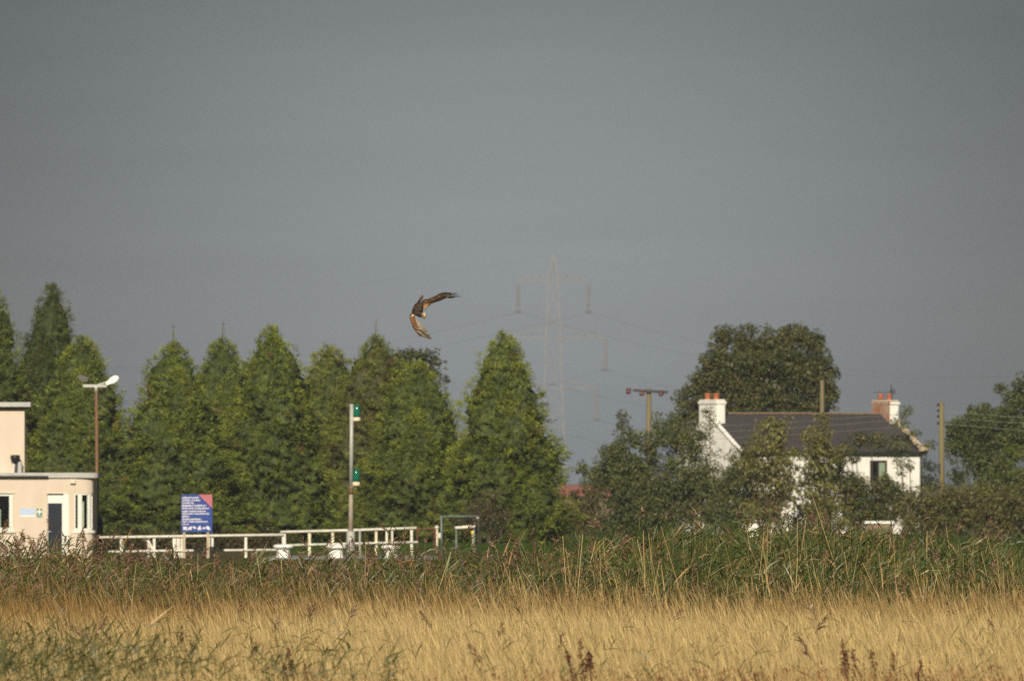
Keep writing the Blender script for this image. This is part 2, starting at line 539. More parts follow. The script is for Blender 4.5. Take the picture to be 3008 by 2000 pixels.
# curved corner window
wn = MB()
def arc_bar(mbb, a0, a1, r0, r1, z0, z1, steps=3):
    for i in range(steps):
        p, q = a0+(a1-a0)*i/steps, a0+(a1-a0)*(i+1)/steps
        vs = [arcp(p,r1,z0),arcp(q,r1,z0),arcp(q,r0,z0),arcp(p,r0,z0),arcp(p,r1,z1),arcp(q,r1,z1),arcp(q,r0,z1),arcp(p,r0,z1)]
        mbb.add(vs, [(0,3,2,1),(4,5,6,7),(0,1,5,4),(1,2,6,5),(2,3,7,6),(3,0,4,7)])
ri, ro = rc-.12, rc-.03
for p, q in ((6, 9.5), (17, 29), (55, 66), (83, 88)):
    arc_bar(wn, p, q, ri, ro, wz0, wz1, 2)
for p, q in ((9.5, 17), (29, 55), (66, 83)):
    arc_bar(wn, p, q, ri, ro, wz0, wz0+.07, 3)
    arc_bar(wn, p, q, ri, ro, wz1-.06, wz1, 3)
wo = wn.build('window', M['upvc'], bld)
for p, q in ((9.5, 17), (29, 55), (66, 83)):
    gl = MB()
    for i in range(4):
        s, e = p+(q-p)*i/4, p+(q-p)*(i+1)/4
        gl.add([arcp(s,rc-.07,wz0+.07),arcp(e,rc-.07,wz0+.07),arcp(e,rc-.07,wz1-.06),arcp(s,rc-.07,wz1-.06)], [(0,1,2,3)])
    gl.build('pane', M['glass'], wo)
si = MB()
arc_bar(si, 2, 90, rc+.003, rc+.09, wz0-.13, wz0-.02, 8)
si.build('sill', M['upvc'], wo)
cu = MB()
arc_bar(cu, 38, 50, rc-.28, rc-.24, wz0+.02, wz1-.35, 3)
cu.build('curtain', M['curtain'], wo)
# lamp under the eaves
lm = MB().box(X(206, DB), X(222, DB), DB-.14, DB-.003, Z(1420, DB), Z(1409, DB))
tag(lm.build('wall_lamp', M['sill'], bevel=.02), 'small grey lamp box high on the cream wall above the navy door', 'lamp')
# roof cowl
cw = empty('roof_vent', (X(45, DB), DB+.35, Z(1388, DB)), 'black hooded vent on a grey pipe on the cream office roof', 'vent')
x0 = X(46, DB)
MB().tube([(x0, DB+.35, Z(1388, DB)), (x0, DB+.35, Z(1352, DB))], .075, 12).build('pipe', M['dark'], cw)
MB().tube([(x0+.16, DB+.38, Z(1388, DB)), (x0+.17, DB+.38, Z(1356, DB))], .11, 10).build('bracket', M['galv'], cw)
MB().tube([(x0-.13, DB+.33, Z(1388, DB)), (x0-.08, DB+.33, Z(1358, DB))], .07, 10).build('bracket', M['sill'], cw)
MB().lathe([(.05,-.28),(.12,-.22),(.19,-.1),(.215,.02),(.20,.11),(.12,.14)], (x0-.03, DB+.33, Z(1345, DB)), 16).build('hood', M['black'], cw, smooth=True)
# plates on the wall
def strokes(mbb, x0, x1, z0, z1, y, r, gap=.16, words=True):
    """a line of illegible letter strokes, grouped in words"""
    x = x0
    h = z1 - z0
    while x < x1 - h*.2:
        wl = r.uniform(2.2, 5.5) * h
        e = min(x + wl, x1)
        c = x
        while c < e - h*.15:
            k = r.uniform(.18, .34) * h
            zt = z1 if r.random() < .35 else z0 + h*.74
            mbb.box(c, c+k, y-.004, y, z0 + (0 if r.random() < .8 else h*.1), zt)
            mbb.box(c+k+.0005, c+k+h*.16, y-.0035, y, z0 + h*r.choice((.02,.3,.55)), z0 + h*r.choice((.62,.72)))
            c += k + h*.22
        x = e + h*.38
rr = random.Random(4)
pl = empty('wall_plate', (X(80, DB), DB-.02, Z(1504, DB)), 'pale blue notice plate on the cream wall left of the door', 'sign')
MB().box(X(58.5, DB), X(103, DB), DB-.02, DB-.003, Z(1512, DB), Z(1493, DB)).build('panel', M['plateblue'], pl)
MB().box(X(58.5, DB), X(103, DB), DB-.018, DB-.003, Z(1518, DB), Z(1512.2, DB)).build('footer', M['upvc'], pl)
for k in range(3):
    tx = MB()
    strokes(tx, X(61, DB), X(101, DB), Z(1499.5+5*k, DB), Z(1496+5*k, DB), DB-.0205, rr)
    tx.build('text_line', M['platewhite'], pl)['kind'] = 'stuff'
fa = empty('first_aid_sign', (X(116, DB), DB-.02, Z(1505, DB)), 'small green sign with a white cross beside the navy door', 'sign')
MB().box(X(108, DB), X(123.5, DB), DB-.02, DB-.003, Z(1518, DB), Z(1493, DB)).build('panel', M['plategreen'], fa)
cx, cz = X(115.7, DB), Z(1502.5, DB)
cr_ = MB().box(cx-.034, cx+.034, DB-.024, DB-.0203, cz-.115, cz+.115).box(cx-.105, cx-.0345, DB-.024, DB-.0203, cz-.034, cz+.034).box(cx+.0345, cx+.105, DB-.024, DB-.0203, cz-.034, cz+.034)
cr_.build('cross', M['upvc'], fa)
tx = MB()
strokes(tx, X(109.5, DB), X(122, DB), Z(1516, DB), Z(1513, DB), DB-.0203, rr)
tx.build('text_line', M['platewhite'], fa)['kind'] = 'stuff'

# ------------------------------------------------------------------ floodlight pole beside the office
DP = 566.0
xp = X(283, DP)
fp = empty('lighting_column', (xp, DP, 0), 'rusty brown lamp post with two floodlights beside the cream office', 'lamp post')
MB().tube([(xp+.05, DP, 0), (xp, DP, Z(1152, DP))], [.085, .062], 10).build('pole', M['rust'], fp, smooth=True)
MB().tube([(xp, DP, Z(1152, DP)), (xp-.03, DP, Z(1130, DP))], .07, 10).build('pole_cap', M['galv'], fp, smooth=True)
MB().box(X(244, DP), X(316, DP), DP-.06, DP+.06, Z(1137, DP), Z(1129, DP)).build('crossarm', M['galv'], fp)
MB().bar((X(288, DP), DP-.03, Z(1130, DP)), (X(309, DP), DP-.03, Z(1123, DP)), .06).build('stay', M['galv'], fp)
def flood(name, base, tip, w0, w1, mtl):
    b, e = Vector(base), Vector(tip)
    d = (e-b).normalized()
    q = d.cross(Vector((0,1,0))).normalized()
    if q.z < 0: q = -q
    L = (e-b).length
    o = MB()
    pr = [(0,-w0*.55,w0*.45),(.25,-w0*.6,w0*.55),(.5,-w1*.55,w1*.6),(.8,-w1*.45,w1*.6),(1,-w1*.12,w1*.25)]
    vs, fs = [], []
    for t_, lo, hi in pr:
        for yy in (-.16, .16):
            vs += [b+d*L*t_+q*lo+Vector((0,yy,0)), b+d*L*t_+q*hi+Vector((0,yy,0))]
    for i in range(4):
        k = i*4
        fs += [(k,k+4,k+5,k+1),(k+2,k+3,k+7,k+6),(k+1,k+5,k+7,k+3),(k,k+2,k+6,k+4)]
    fs += [(0,1,3,2),(16,18,19,17)]
    o.add(vs, fs)
    return o.build(name, mtl, fp, bevel=.015)
fl = flood('floodlight', (X(311, DP), DP-.05, Z(1127, DP)), (X(349, DP), DP-.05, Z(1108, DP)), .16, .25, M['lampwhite'])
fl2 = flood('floodlight', (X(258, DP), DP+.05, Z(1116, DP)), (X(229, DP), DP+.05, Z(1107, DP)), .20, .22, M['lampgrey'])
fl2['label'] = 'dark grey floodlight facing away'
MB().bar((X(256, DP), DP+.02, Z(1130, DP)), (X(255, DP), DP+.04, Z(1118, DP)), .04).build('stirrup', M['iron'], fp)
MB().lathe([(.20,0),(.19,1.55),(.13,1.75),(.10,1.78)], (xp+.10, DP-.04, 0), 12).build('base_wrap', M['bluegrey'], fp, smooth=True)

# ------------------------------------------------------------------ blue notice board
DS = 558.0
sb = empty('notice_board', (X(578, DS), DS, 0), 'blue notice board with white text and faded red corner on two posts', 'sign')
sx0, sx1, sz0, sz1 = X(533, DS), X(623.5, DS), Z(1562, DS), Z(1452, DS)
MB().box(sx0, sx1, DS-.03, DS, sz0, sz1).build('panel', M['signblue'], sb)
cz_, cx_ = Z(1492, DS), X(583, DS)
MB().add([(cx_,DS-.034,sz1),(sx1,DS-.034,cz_),(sx1,DS-.034,sz1),(cx_,DS-.0305,sz1),(sx1,DS-.0305,cz_),(sx1,DS-.0305,sz1)], [(0,1,2),(3,5,4),(0,3,4,1),(1,4,5,2),(2,5,3,0)]).build('corner_print', M['signred'], sb)
rows = [(1458.5, 1463.5, 584), (1466, 1471, 589), (1474, 1478.5, 569), (1481.5, 1487, 605), (1489.5, 1494.5, 614), (1498, 1503.5, 604), (1506, 1510.5, 614), (1513.5, 1518.5, 557), (1521, 1526.5, 593), (1529, 1533.5, 609), (1537, 1541, 554)]
for a, b, e in rows:
    tx = MB()
    strokes(tx, X(535, DS), X(e, DS), Z(b, DS), Z(a, DS), DS-.0305, rr)
    tx.build('text_line', M['signtext'], sb)['kind'] = 'stuff'
ic = MB()
def icon(pts):
    n = len(pts)
    p = [(X(x, DS), Z(y, DS)) for x, y in pts]
    ic.add([(a, DS-.036, b) for a, b in p]+[(a, DS-.0305, b) for a, b in p], [tuple(range(n)), tuple(reversed(range(n, 2*n)))]+[(i, i+n, (i+1)%n+n, (i+1)%n) for i in range(n)])
icon([(538,1546),(550,1547),(549,1552),(551,1557),(547,1557),(546,1553),(543,1553),(542,1557),(539,1556)])
icon([(553,1549),(560,1546),(565,1545),(563,1550),(562,1556),(559,1556),(558,1552),(555,1556),(552,1555)])
icon([(566,1546),(571,1545),(577,1550),(576,1553),(571,1552),(567,1550)])
icon([(585,1545),(589,1543),(590,1549),(592,1555),(581,1556),(582,1549)])
icon([(594,1551),(599,1547),(604,1550),(602,1553),(596,1553)])
icon([(605,1546),(611,1544),(617,1550),(617,1556),(611,1555),(606,1552)])
ic.build('pictograms', M['signtext'], sb)
for px in (541, 611):
    MB().box(X(px, DS)-.055, X(px, DS)+.055, DS+.003, DS+.10, 0, sz1-.1).build('post', M['post'], sb)

# ------------------------------------------------------------------ white railings on the lock
def rail(name, label, D0, pts_top, pts_low, posts, mtl, group='white railings along the lock', th=.085):
    xs = [p[0] for p in pts_top]
    t_ = empty(name, (X(sum(xs)/len(xs), D0), D0, 0), label, 'railing', group)
    def yt(px, pts):
        for (x0, y0), (x1, y1) in zip(pts[:-1], pts[1:]):
            if x0 <= px <= x1: return y0+(y1-y0)*(px-x0)/(x1-x0)
        return pts[0][1] if px < pts[0][0] else pts[-1][1]
    MB().tube([at(x, y, D0) for x, y in pts_top], th/2*1.3, 8).build('top_rail', M['fence'], t_, smooth=True)
    if pts_low:
        MB().tube([at(x, y, D0) for x, y in pts_low], th/2*1.1, 8).build('lower_rail', M['fence'], t_, smooth=True)
    for p in posts:
        px, wd = p[0], p[1]
        y = yt(px, pts_top)
        o = MB().box(X(px, D0)-wd/2, X(px, D0)+wd/2, D0+.045, D0+.045+.09, 0, Z(y, D0)+.02).build('post', M['fenceworn'] if len(p) > 2 else M['fence'], t_)
    return t_
r1 = rail('railing', 'long low white railing in front of the blue notice board', 562, [(290,1578),(355,1577),(620,1573),(835,1570)], [(318,1620),(460,1617.5),(620,1616),(838,1614)],
     [(357,.13),(453,.11),(513,.17),(523,.17),(533.5,.085),(614,.10),(624,.09),(722,.11),(832,.10)], M['fence'])
MB().bar(at(429, 1577, 562.2), at(449, 1612, 562.2), .10).build('brace', M['fence'], r1)
MB().bar(at(437, 1580, 562.3), at(436, 1640, 562.3), .10).build('brace', M['fence'], r1)
r2 = rail('railing', 'raised white railing behind the grey signal mast', 572, [(824,1562),(1060,1556),(1224,1550)], [(838,1601),(1060,1595.5),(1228,1591.5)],
     [(836,.10),(909,.115,1),(977,.115,1),(1105,.10,1),(1136,.09),(1152,.08),(1209,.11)], M['fence'])
r3 = rail('railing', 'short far white railing right of the teal frame', 600, [(1337,1550),(1396,1546)], None, [], M['fence'], th=.11)
for px in (1340, 1393):
    MB().box(X(px,600)-.03, X(px,600)+.03, 600.06, 600.12, 0, Z(1549,600)).build('post', M['teal'], r3)
pst = empty('gate_post', (X(1283, 600), 600, 0), 'stubby white and tan post left of the teal frame', 'post')
MB().box(X(1281.5, 600), X(1286, 600), 599.95, 600.05, 0, Z(1553, 600)).build('shaft', M['fenceworn'], pst)
MB().lathe([(.03,0),(.09,.04),(.09,.12),(.04,.15)], (X(1283, 600), 600, Z(1553, 600)), 10).build('cap', M['fence'], pst)
MB().lathe([(.10,0),(.12,.05),(.12,.18),(.05,.24)], (X(1292, 600), 599.8, Z(1580, 600)), 10).build('foot_block', M['fence'], pst)
rr_ = empty('red_railing', (X(1250, 603), 603, 0), 'thin dull red rail between the white railing and the teal frame', 'railing')
MB().tube([at(1222, 1552.5, 603), at(1281, 1551.5, 603)], .035, 6).build('rail', M['redrail'], rr_)
for px in (1226, 1276):
    MB().tube([(X(px, 603), 603, 0), (X(px, 603), 603, Z(1552, 603))], .03, 6).build('post', M['redrail'], rr_)
tf = empty('hoop_frame', (X(1300, 596), 596, 0), 'thin teal grey steel frame shaped like half a goal', 'frame')
MB().tube([(X(1297.5, 596), 596, 0), (X(1296, 596), 596, Z(1516.5, 596))], .042, 8).build('upright', M['teal'], tf, smooth=True)
MB().tube([at(1293, 1516.5, 596), at(1404, 1515.5, 596)], .03, 8).build('crossbar', M['teal'], tf, smooth=True)
MB().lathe([(.05,0),(.08,.03),(.05,.10)], at(1403.5, 1524, 596), 8).build('pulley', M['galv'], tf)
MB().tube([(X(1404, 598), 603, 0), (X(1404, 598), 603, Z(1516, 603))], .03, 8).build('back_leg', M['dark'], tf, smooth=True)
yb = empty('marker_post', (X(1388.5, 605), 605, 0), 'small yellow topped marker post on the lawn', 'post')
MB().box(X(1387, 605), X(1390, 605), 604.97, 605.03, 0, Z(1569, 605)).build('stake', M['post'], yb)
MB().lathe([(.04,0),(.085,.04),(.09,.13),(.05,.18)], at(1388.5, 1569.5, 605), 10).build('head', M['yellow'], yb, smooth=True)
# mooring bollards
bol0 = empty('bollard', (0,0,0), 'white mooring bollard under the junction of the two railings', 'bollard', 'white mooring bollards')
MB().lathe([(.33,0),(.30,.08),(.285,.14),(.285,.40),(.31,.44)], (0,0,0), 20).build('shaft', M['white'], bol0, smooth=True, local=True)
MB().lathe([(.31,.44),(.40,.46),(.435,.50),(.42,.56),(.34,.60),(.15,.615),(.01,.62)], (0,0,.003), 20).build('cap', M['white'], bol0, smooth=True, local=True)
kids = list(bol0.children)
for i, (px, py, D, sx, lab) in enumerate([(832,1598,556,1.0,None), (987,1599,556,1.05,'large white mooring bollard just left of the grey signal mast'), (1148,1600,557,.95,'white mooring bollard half hidden by reed heads right of the signal mast')]):
    if i == 0: o = bol0
    else:
        o = bol0.copy(); COL.objects.link(o); o['label'] = lab
        for ch in kids:
            c = ch.copy(); COL.objects.link(c); c.parent = o
    o.location = (X(px, D), D, Z(py, D)-.62)
    o.scale = (sx, sx, 1)
# stone lock edge under the bollards
MB().box(X(790, 560), X(1290, 560), 552, 570, 0.002, .04).build('quay', M['roofgrey'])['kind'] = 'structure'

# ------------------------------------------------------------------ signal mast
DM = 540.0
xm = X(1031, DM)
sm = empty('signal_mast', (xm, DM, 0), 'tall pale grey mast with two green lamps', 'signal')
MB().tube([(xm-.012, DM, 0), (xm-.012, DM, Z(1560, DM))], [.19, .17], 12).build('pole_base', M['galv'], sm, smooth=True)
MB().tube([(xm-.012, DM, Z(1560, DM)), (xm, DM, Z(1460, DM)), (xm+.005, DM, Z(1429, DM))], [.12, .085, .082], 12).build('lower_pole', M['rustspot'], sm, smooth=True)
MB().tube([(xm+.0035, DM, Z(1452, DM)), (xm+.005, DM, Z(1430, DM))], [.089, .088], 12).build('rust_band', M['rust'], sm, smooth=True)
MB().tube([(xm+.005, DM, Z(1429, DM)), (xm+.03, DM, Z(1187, DM))], [.085, .078], 12).build('pole', M['galv'], sm, smooth=True)
for py0, py1, px in ((1188, 1238, 1048), (1376, 1428, 1046.5)):
    zt, zb = Z(py0, DM), Z(py1, DM)
    h = zt-zb
    x = X(px, DM)
    lp = MB().lathe([(.155,zb+h*.255),(.16,zb+h*.4),(.135,zb+h*.7),(.115,zb+h*.93),(.06,zb+h)], (x, DM-.02, 0), 16).build('lamp_lens', M['greenlens'], sm, smooth=True)
    MB().lathe([(.155,zb+.02),(.165,zb+.06),(.15,zb+h*.25)], (x, DM-.02, 0), 16).build('lamp_base', M['creamlamp'], lp, smooth=True)
    MB().box(xm, x+.1, DM-.05, DM+.03, zb-.02, zb+.018).build('bracket', M['galv'], sm)
MB().tube([(X(1057, 556), 556, 0), (X(1057, 556), 556, Z(1555, 556))], .045, 8).build('stay_post', M['galv'], sm)

# ------------------------------------------------------------------ white cottage
th = R(30)
HL, HW, HE, HR = 13.0, 7.4, 5.18, 7.35
H = empty('cottage', (X(2171, 785), 785, 0), 'white two storey cottage with dark slate roof and chimneys at both ends', 'house', rz=th)
def hb(mbb, name, mtl, parent=H, **k): return mbb.build(name, mtl, parent, local=True, **k)
wins = [(9.3, 10.55, 3.05, 4.5), (5.6, 6.7, 3.05, 4.4), (1.7, 2.8, 3.05, 4.4), (9.2, 10.6, .85, 2.2), (1.6, 2.9, .85, 2.2), (5.7, 6.6, 0, 2.05)]
mb = MB()
wall_panel(mb, 0, HL, 0, HE, 0, .3, wins)
mb.add([(0,0,0),(0,HW,0),(0,HW,HE),(0,HW/2,HR-.03),(0,0,HE)], [(4,3,2,1,0)])
mb.add([(HL,0,0),(HL,HW,0),(HL,HW,HE),(HL,HW/2,HR-.03),(HL,0,HE)], [(0,1,2,3,4)])
mb.add([(0,HW,0),(HL,HW,0),(HL,HW,HE),(0,HW,HE)], [(3,2,1,0)])
hb(mb, 'wall', M['white'])
hb(MB().box(.3, HL-.3, 1.5, HW-.3, .02, .06), 'floor', M['dark'])
# roof: two slabs, slates laid in courses on the front, ridge tiles, copings
rf = MB()
e0, ov_ = .22, .0
sl = (HR-HE)/(HW/2)
rf.add([(.02,-e0,HE-e0*sl),(HL-.02,-e0,HE-e0*sl),(HL-.02,HW/2,HR),(.02,HW/2,HR),(.02,HW+e0,HE-e0*sl),(HL-.02,HW+e0,HE-e0*sl),
        (.02,-e0,HE-e0*sl-.1),(HL-.02,-e0,HE-e0*sl-.1),(HL-.02,HW+e0,HE-e0*sl-.1),(.02,HW+e0,HE-e0*sl-.1)],
       [(0,1,2,3),(3,2,5,4),(6,7,1,0),(5,8,9,4),(0,3,4,9,6),(1,7,8,5,2)])
roof = hb(rf, 'roof', M['slate'])
slm = MB()
rs = random.Random(11)
nC = 16
sdir = Vector((0, HW/2+e0, (HW/2+e0)*sl))
nrm = Vector((0, -sl, 1)).normalized()
for i in range(nC):
    x = .03 - (.17 if i % 2 else 0)
    while x < HL-.03:
        wd = .34
        xa, xb = max(x, .03), min(x+wd-.008, HL-.03)
        if xb-xa > .05:
            p0 = Vector((0,-e0,HE-e0*sl)) + sdir*(i/nC) + nrm*(.022+rs.uniform(0,.012))
            p1 = Vector((0,-e0,HE-e0*sl)) + sdir*min(1,(i+1.15)/nC) + nrm*.006
            slm.add([(xa,p0.y,p0.z),(xb,p0.y,p0.z),(xb,p1.y,p1.z),(xa,p1.y,p1.z),(xa,p0.y,p0.z-.02),(xb,p0.y,p0.z-.02)], [(0,1,2,3),(4,5,1,0)])
        x += wd
so = hb(slm, 'slates', M['slate'], roof)
so['kind'] = 'stuff'
rt = None
for k in range(27):
    x = .2+k*.47
    if rt is None:
        mbb = MB()
        vs = []
        for xx in (0, .455):
            for a in range(7):
                q = R(-70+a*140/6)
                vs.append((xx, HW/2+.16*math.sin(q), HR-.07+.15*math.cos(q)))
        mbb.add(vs, [(i, i+1, i+8, i+7) for i in range(6)]+[tuple(range(6,-1,-1)), tuple(range(7,14))])
        rt = hb(mbb, 'ridge_tile', M['ridge'], roof)
        rt.location.x = x
    else:
        o = rt.copy(); COL.objects.link(o); o.location = (x, 0, rs.uniform(-.012, .015))
hb(MB().tube([(0,-e0-.06,HE-e0*sl-.06),(HL+.15,-e0-.06,HE-e0*sl-.08)], .075, 8), 'gutter', M['gutter'])
hb(MB().tube([(HL-.12,-.08,0),(HL-.12,-.08,HE-.5),(HL-.1,-e0-.05,HE-.18)], .05, 8), 'downpipe', M['gutter'])
# coping stones up the right verge, ending in a kneeler
for k in range(8):
    a, b = -.35+k*.51, -.35+(k+1)*.51-.02
    z = lambda y: HE+y*sl+.02
    dz = rs.uniform(-.03,.04)
    mbb = MB().add([(HL-.18,a,z(a)+dz-.03),(HL+.14,a,z(a)+dz-.03),(HL+.14,b,z(b)+dz-.03),(HL-.18,b,z(b)+dz-.03),(HL-.18,a,z(a)+.15+dz),(HL+.14,a,z(a)+.15+dz),(HL+.14,b,z(b)+.15+dz),(HL-.18,b,z(b)+.15+dz)],
                    [(0,3,2,1),(4,5,6,7),(0,1,5,4),(1,2,6,5),(2,3,7,6),(3,0,4,7)])
    hb(mbb, 'coping_stone', M['stone'], roof, bevel=.02)
hb(MB().box(HL-.3, HL+.22, -.62, -.05, HE-.12, HE+.14), 'kneeler', M['stone'], roof, bevel=.03)
for k in range(7):
    a, b = -.2+k*.55, -.2+(k+1)*.55-.015
    mbb = MB().add([(-.1,a,HE+a*sl-.04),(.16,a,HE+a*sl-.04),(.16,b,HE+b*sl-.04),(-.1,b,HE+b*sl-.04),(-.1,a,HE+a*sl+.06),(.16,a,HE+a*sl+.06),(.16,b,HE+b*sl+.06),(-.1,b,HE+b*sl+.06)],
                    [(0,3,2,1),(4,5,6,7),(0,1,5,4),(1,2,6,5),(2,3,7,6),(3,0,4,7)])
    hb(mbb, 'verge_board', M['white'], roof)
# windows
for k, (a, b, c, d) in enumerate(wins):
    if c == 0:
        dr = hb(MB().box(a, b, .1, .16, .02, d), 'door', M['frame'])
        hb(MB().box(a+.08, a+.14, .05, .1, 1.0, 1.12), 'handle', M['galv'], dr)
        continue
    f_ = MB()
    for q in ((a,a+.09,c,d),(b-.09,b,c,d),(a+.09,b-.09,c,c+.09),(a+.09,b-.09,d-.09,d),((a+b)/2-.035,(a+b)/2+.035,c+.09,d-.09)):
        f_.box(q[0], q[1], .04, .12, q[2], q[3])
    wo = hb(f_, 'window', M['frame'])
    hb(MB().box(a+.09, b-.09, .085, .095, c+.09, d-.09), 'pane', M['glass'], wo)
    hb(MB().box(a-.08, b+.08, -.1, -.002, c-.1, c-.004), 'sill', M['sill'], wo)
    if k < 3:
        hb(MB().box((a+b)/2+.03, b-.1, .125, .14, c+.09, d-.09), 'curtain', M['curtain'], wo)
# chimneys
def chimney(x0, x1, brick_left):
    y0, y1 = HW/2-1.06, HW/2+1.06
    zb, zt = 6.2, 7.92
    core = MB().box(x0, x1, y0, y1, zb, zt)
    ch = hb(core, 'chimney', M['white'], H, bevel=.02)
    hb(MB().box(x0-.06, x1+.06, y0-.06, y1+.06, zt+.002, zt+.16), 'corbel', M['brick' if brick_left else 'white'], ch, bevel=.02)
    if brick_left: hb(MB().box(x0-.05, x1+.055, y0-.075, y0-.062, zt+.01, zt+.155), 'corbel_front', M['white'], ch)
    hb(MB().box(x0-.02, x1+.02, y0-.02, y1+.02, zt+.162, zt+.27), 'flaunching', M['mortar' if brick_left else 'white'], ch, bevel=.05)
    for y in (HW/2-.50, HW/2+.52):
        hb(MB().lathe([(.19,0),(.18,.05),(.165,.30),(.19,.33),(.19,.40),(.165,.41),(.14,.40)], ((x0+x1)/2, y, zt+.24), 14), 'chimney_pot', M['terracotta'], ch, smooth=True)
    if brick_left:
        hb(MB().box(x0-.012, x0-.002, y0+.02, y1-.02, 6.4, zt), 'mortar_bed', M['mortar'], ch)
        bk = MB()
        for r_ in range(20):
            z = 6.42+r_*.075
            y = y0+.02-(.115 if r_ % 2 else 0)
            while y < y1-.04:
                a, b = max(y, y0+.02), min(y+.215, y1-.02)
                if b-a > .04: bk.box(x0-.03-rs.uniform(0,.012), x0-.0125, a, b, z, z+.063)
                y += .23
        o = hb(bk, 'bricks', M['brick'], ch)
        o['kind'] = 'stuff'
    return ch
chimney(.02, .60, False)
c2 = chimney(HL-.62, HL-.02, True)
ae = empty('aerial', tuple(Matrix.Rotation(th, 4, 'Z') @ Vector((HL-.3, HW/2-.7, 8.17)) + H.location), 'thin dark television aerial on the brick faced chimney', 'aerial')
p = ae.location
MB().tube([p, p+Vector((-.02,0,.95))], .03, 6).build('mast', M['iron'], ae)
MB().tube([p+Vector((-1.1,.2,.50)), p+Vector((.22,-.05,.53))], .022, 6).build('boom', M['iron'], ae)
for k in range(6):
    q = p+Vector((-.10+.06*k,.02,.53))
    MB().tube([q+Vector((.0,.05,-.17)), q+Vector((.02,-.05,.18))], .014, 5).build('rod', M['iron'], ae)
# things in front of the cottage
lw = empty('garden_wall', (X(2581, 742), 742, 0), 'low tan garden wall with two white coping slabs in front of the cottage', 'wall')
MB().box(X(2543, 742), X(2622, 742), 742.02, 742.4, 0, Z(1538.5, 742)).build('wall', M['tan'], lw)
for a, b in ((2538, 2580), (2582, 2626)):
    MB().box(X(a, 742), X(b, 742), 741.9, 742.5, Z(1538, 742), Z(1530, 742)).build('coping_slab', M['white'], lw, bevel=.02)
ws = empty('step_block', (X(2213, 745), 745, 0), 'small white painted block at the foot of the cottage hedge', 'block')
MB().box(X(2196, 745), X(2228, 745), 745, 745.4, 0, Z(1542, 745)).build('block', M['white'], ws, bevel=.04)
MB().box(X(2200, 745), X(2224, 745), 745.05, 745.35, Z(1542, 745)+.003, Z(1537, 745)).build('top_slab', M['white'], ws, bevel=.03)

# ------------------------------------------------------------------ red roofed barn far off
DBn = 1150.0
bn = empty('barn', (X(1720, DBn), DBn, 0), 'distant low barn with a faded red roof behind the hedge', 'barn')
bx0, bx1 = X(1640, DBn), X(1850, DBn)
MB().box(bx0+.2, bx1-.2, DBn, DBn+9, 0, Z(1450, DBn)).build('wall', M['barnwall'], bn)
zz0, zz1 = Z(1452, DBn), Z(1425, DBn)
MB().add([(bx0,DBn-.4,zz0),(bx1,DBn-.4,zz0),(bx1,DBn+4.5,zz1),(bx0,DBn+4.5,zz1),(bx0,DBn+9.4,zz0),(bx1,DBn+9.4,zz0),(bx0,DBn-.4,zz0-.12),(bx1,DBn-.4,zz0-.12)],
         [(0,1,2,3),(3,2,5,4),(6,7,1,0),(0,3,4),(1,5,2),(6,4,5,7)]).build('roof', M['redroof'], bn)

# ------------------------------------------------------------------ timber poles and their wires
DW = 763.0
xw = X(1905, DW)
tp = empty('crossarm_pole', (xw, DW, 0), 'mossy timber pole with a dark crossarm rising from the hedge', 'utility pole', 'timber utility poles')
MB().tube([(xw, DW, 0), (xw+.02, DW, Z(1140, DW))], [.19, .145], 10).build('pole', M['wood'], tp, smooth=True)
MB().bar(at(1861, 1146.5, DW-.2), at(1962, 1152, DW-.2), .13, .16).build('crossarm', M['iron'], tp)
for px, py in ((1846, 1149), (1885, 1154), (1942, 1155)):
    q = at(px, py, DW-.3)
    MB().lathe([(.05,-.17),(.13,-.13),(.16,-.02),(.10,.03),(.15,.07),(.13,.16),(.04,.2)], q, 10).build('insulator', M['porcelain'], tp, smooth=True)
MB().bar(at(1846, 1144, DW-.3), at(1864, 1146.5, DW-.2), .035).build('insulator_arm', M['iron'], tp)
DQ = 746.0
xq = X(2766, DQ)
tp2 = empty('service_pole', (xq, DQ, 0), 'mossy timber pole with side insulators right of the cottage', 'utility pole', 'timber utility poles')
MB().tube([(xq, DQ, 0), (xq, DQ, Z(1180, DQ))], [.19, .135], 10).build('pole', M['wood'], tp2, smooth=True)
for py in (1189, 1206, 1223, 1243):
    q = at(2756, py, DQ)
    MB().lathe([(.03,-.08),(.075,-.05),(.085,.0),(.06,.03),(.075,.06),(.03,.09)], q, 8).build('insulator', M['iron'], tp2)
    MB().bar(q, (xq, DQ, q.z-.03), .03).build('insulator_pin', M['iron'], tp2)
MB().box(X(2753, DQ), X(2762, DQ), DQ-.22, DQ-.05, Z(1388, DQ), Z(1361, DQ)).build('cable_box', M['iron'], tp2)
DR = 830.0
tp3 = empty('far_pole', (X(2405, DR), DR, 0), 'faint weathered pole standing before the big tree behind the cottage', 'utility pole', 'timber utility poles')
MB().tube([(X(2405, DR), DR-9, 0), (X(2405, DR), DR-9, Z(1120, DR))], [.17, .13], 8).build('pole', M['wood'], tp3, smooth=True)
MB().lathe([(.135,0),(.10,.03),(.02,.07)], (X(2405, DR), DR-9, Z(1120, DR)), 8).build('cap', M['iron'], tp3)
def wire(name, pts, r_, mtl, label, group, sag=0, n=24, cat='cable'):
    P = []
    for (a, b), s in zip(zip(pts[:-1], pts[1:]), [sag]*(len(pts)-1) if not isinstance(sag, list) else sag):
        for k in range(n):
            t_ = k/n
            q = Vector(a).lerp(Vector(b), t_)
            q.z -= 4*s*t_*(1-t_)
            P.append(q)
    P.append(Vector(pts[-1]))
    o = MB().tube(P, r_, 5).build(name, mtl)
    return tag(o, label, cat, group)
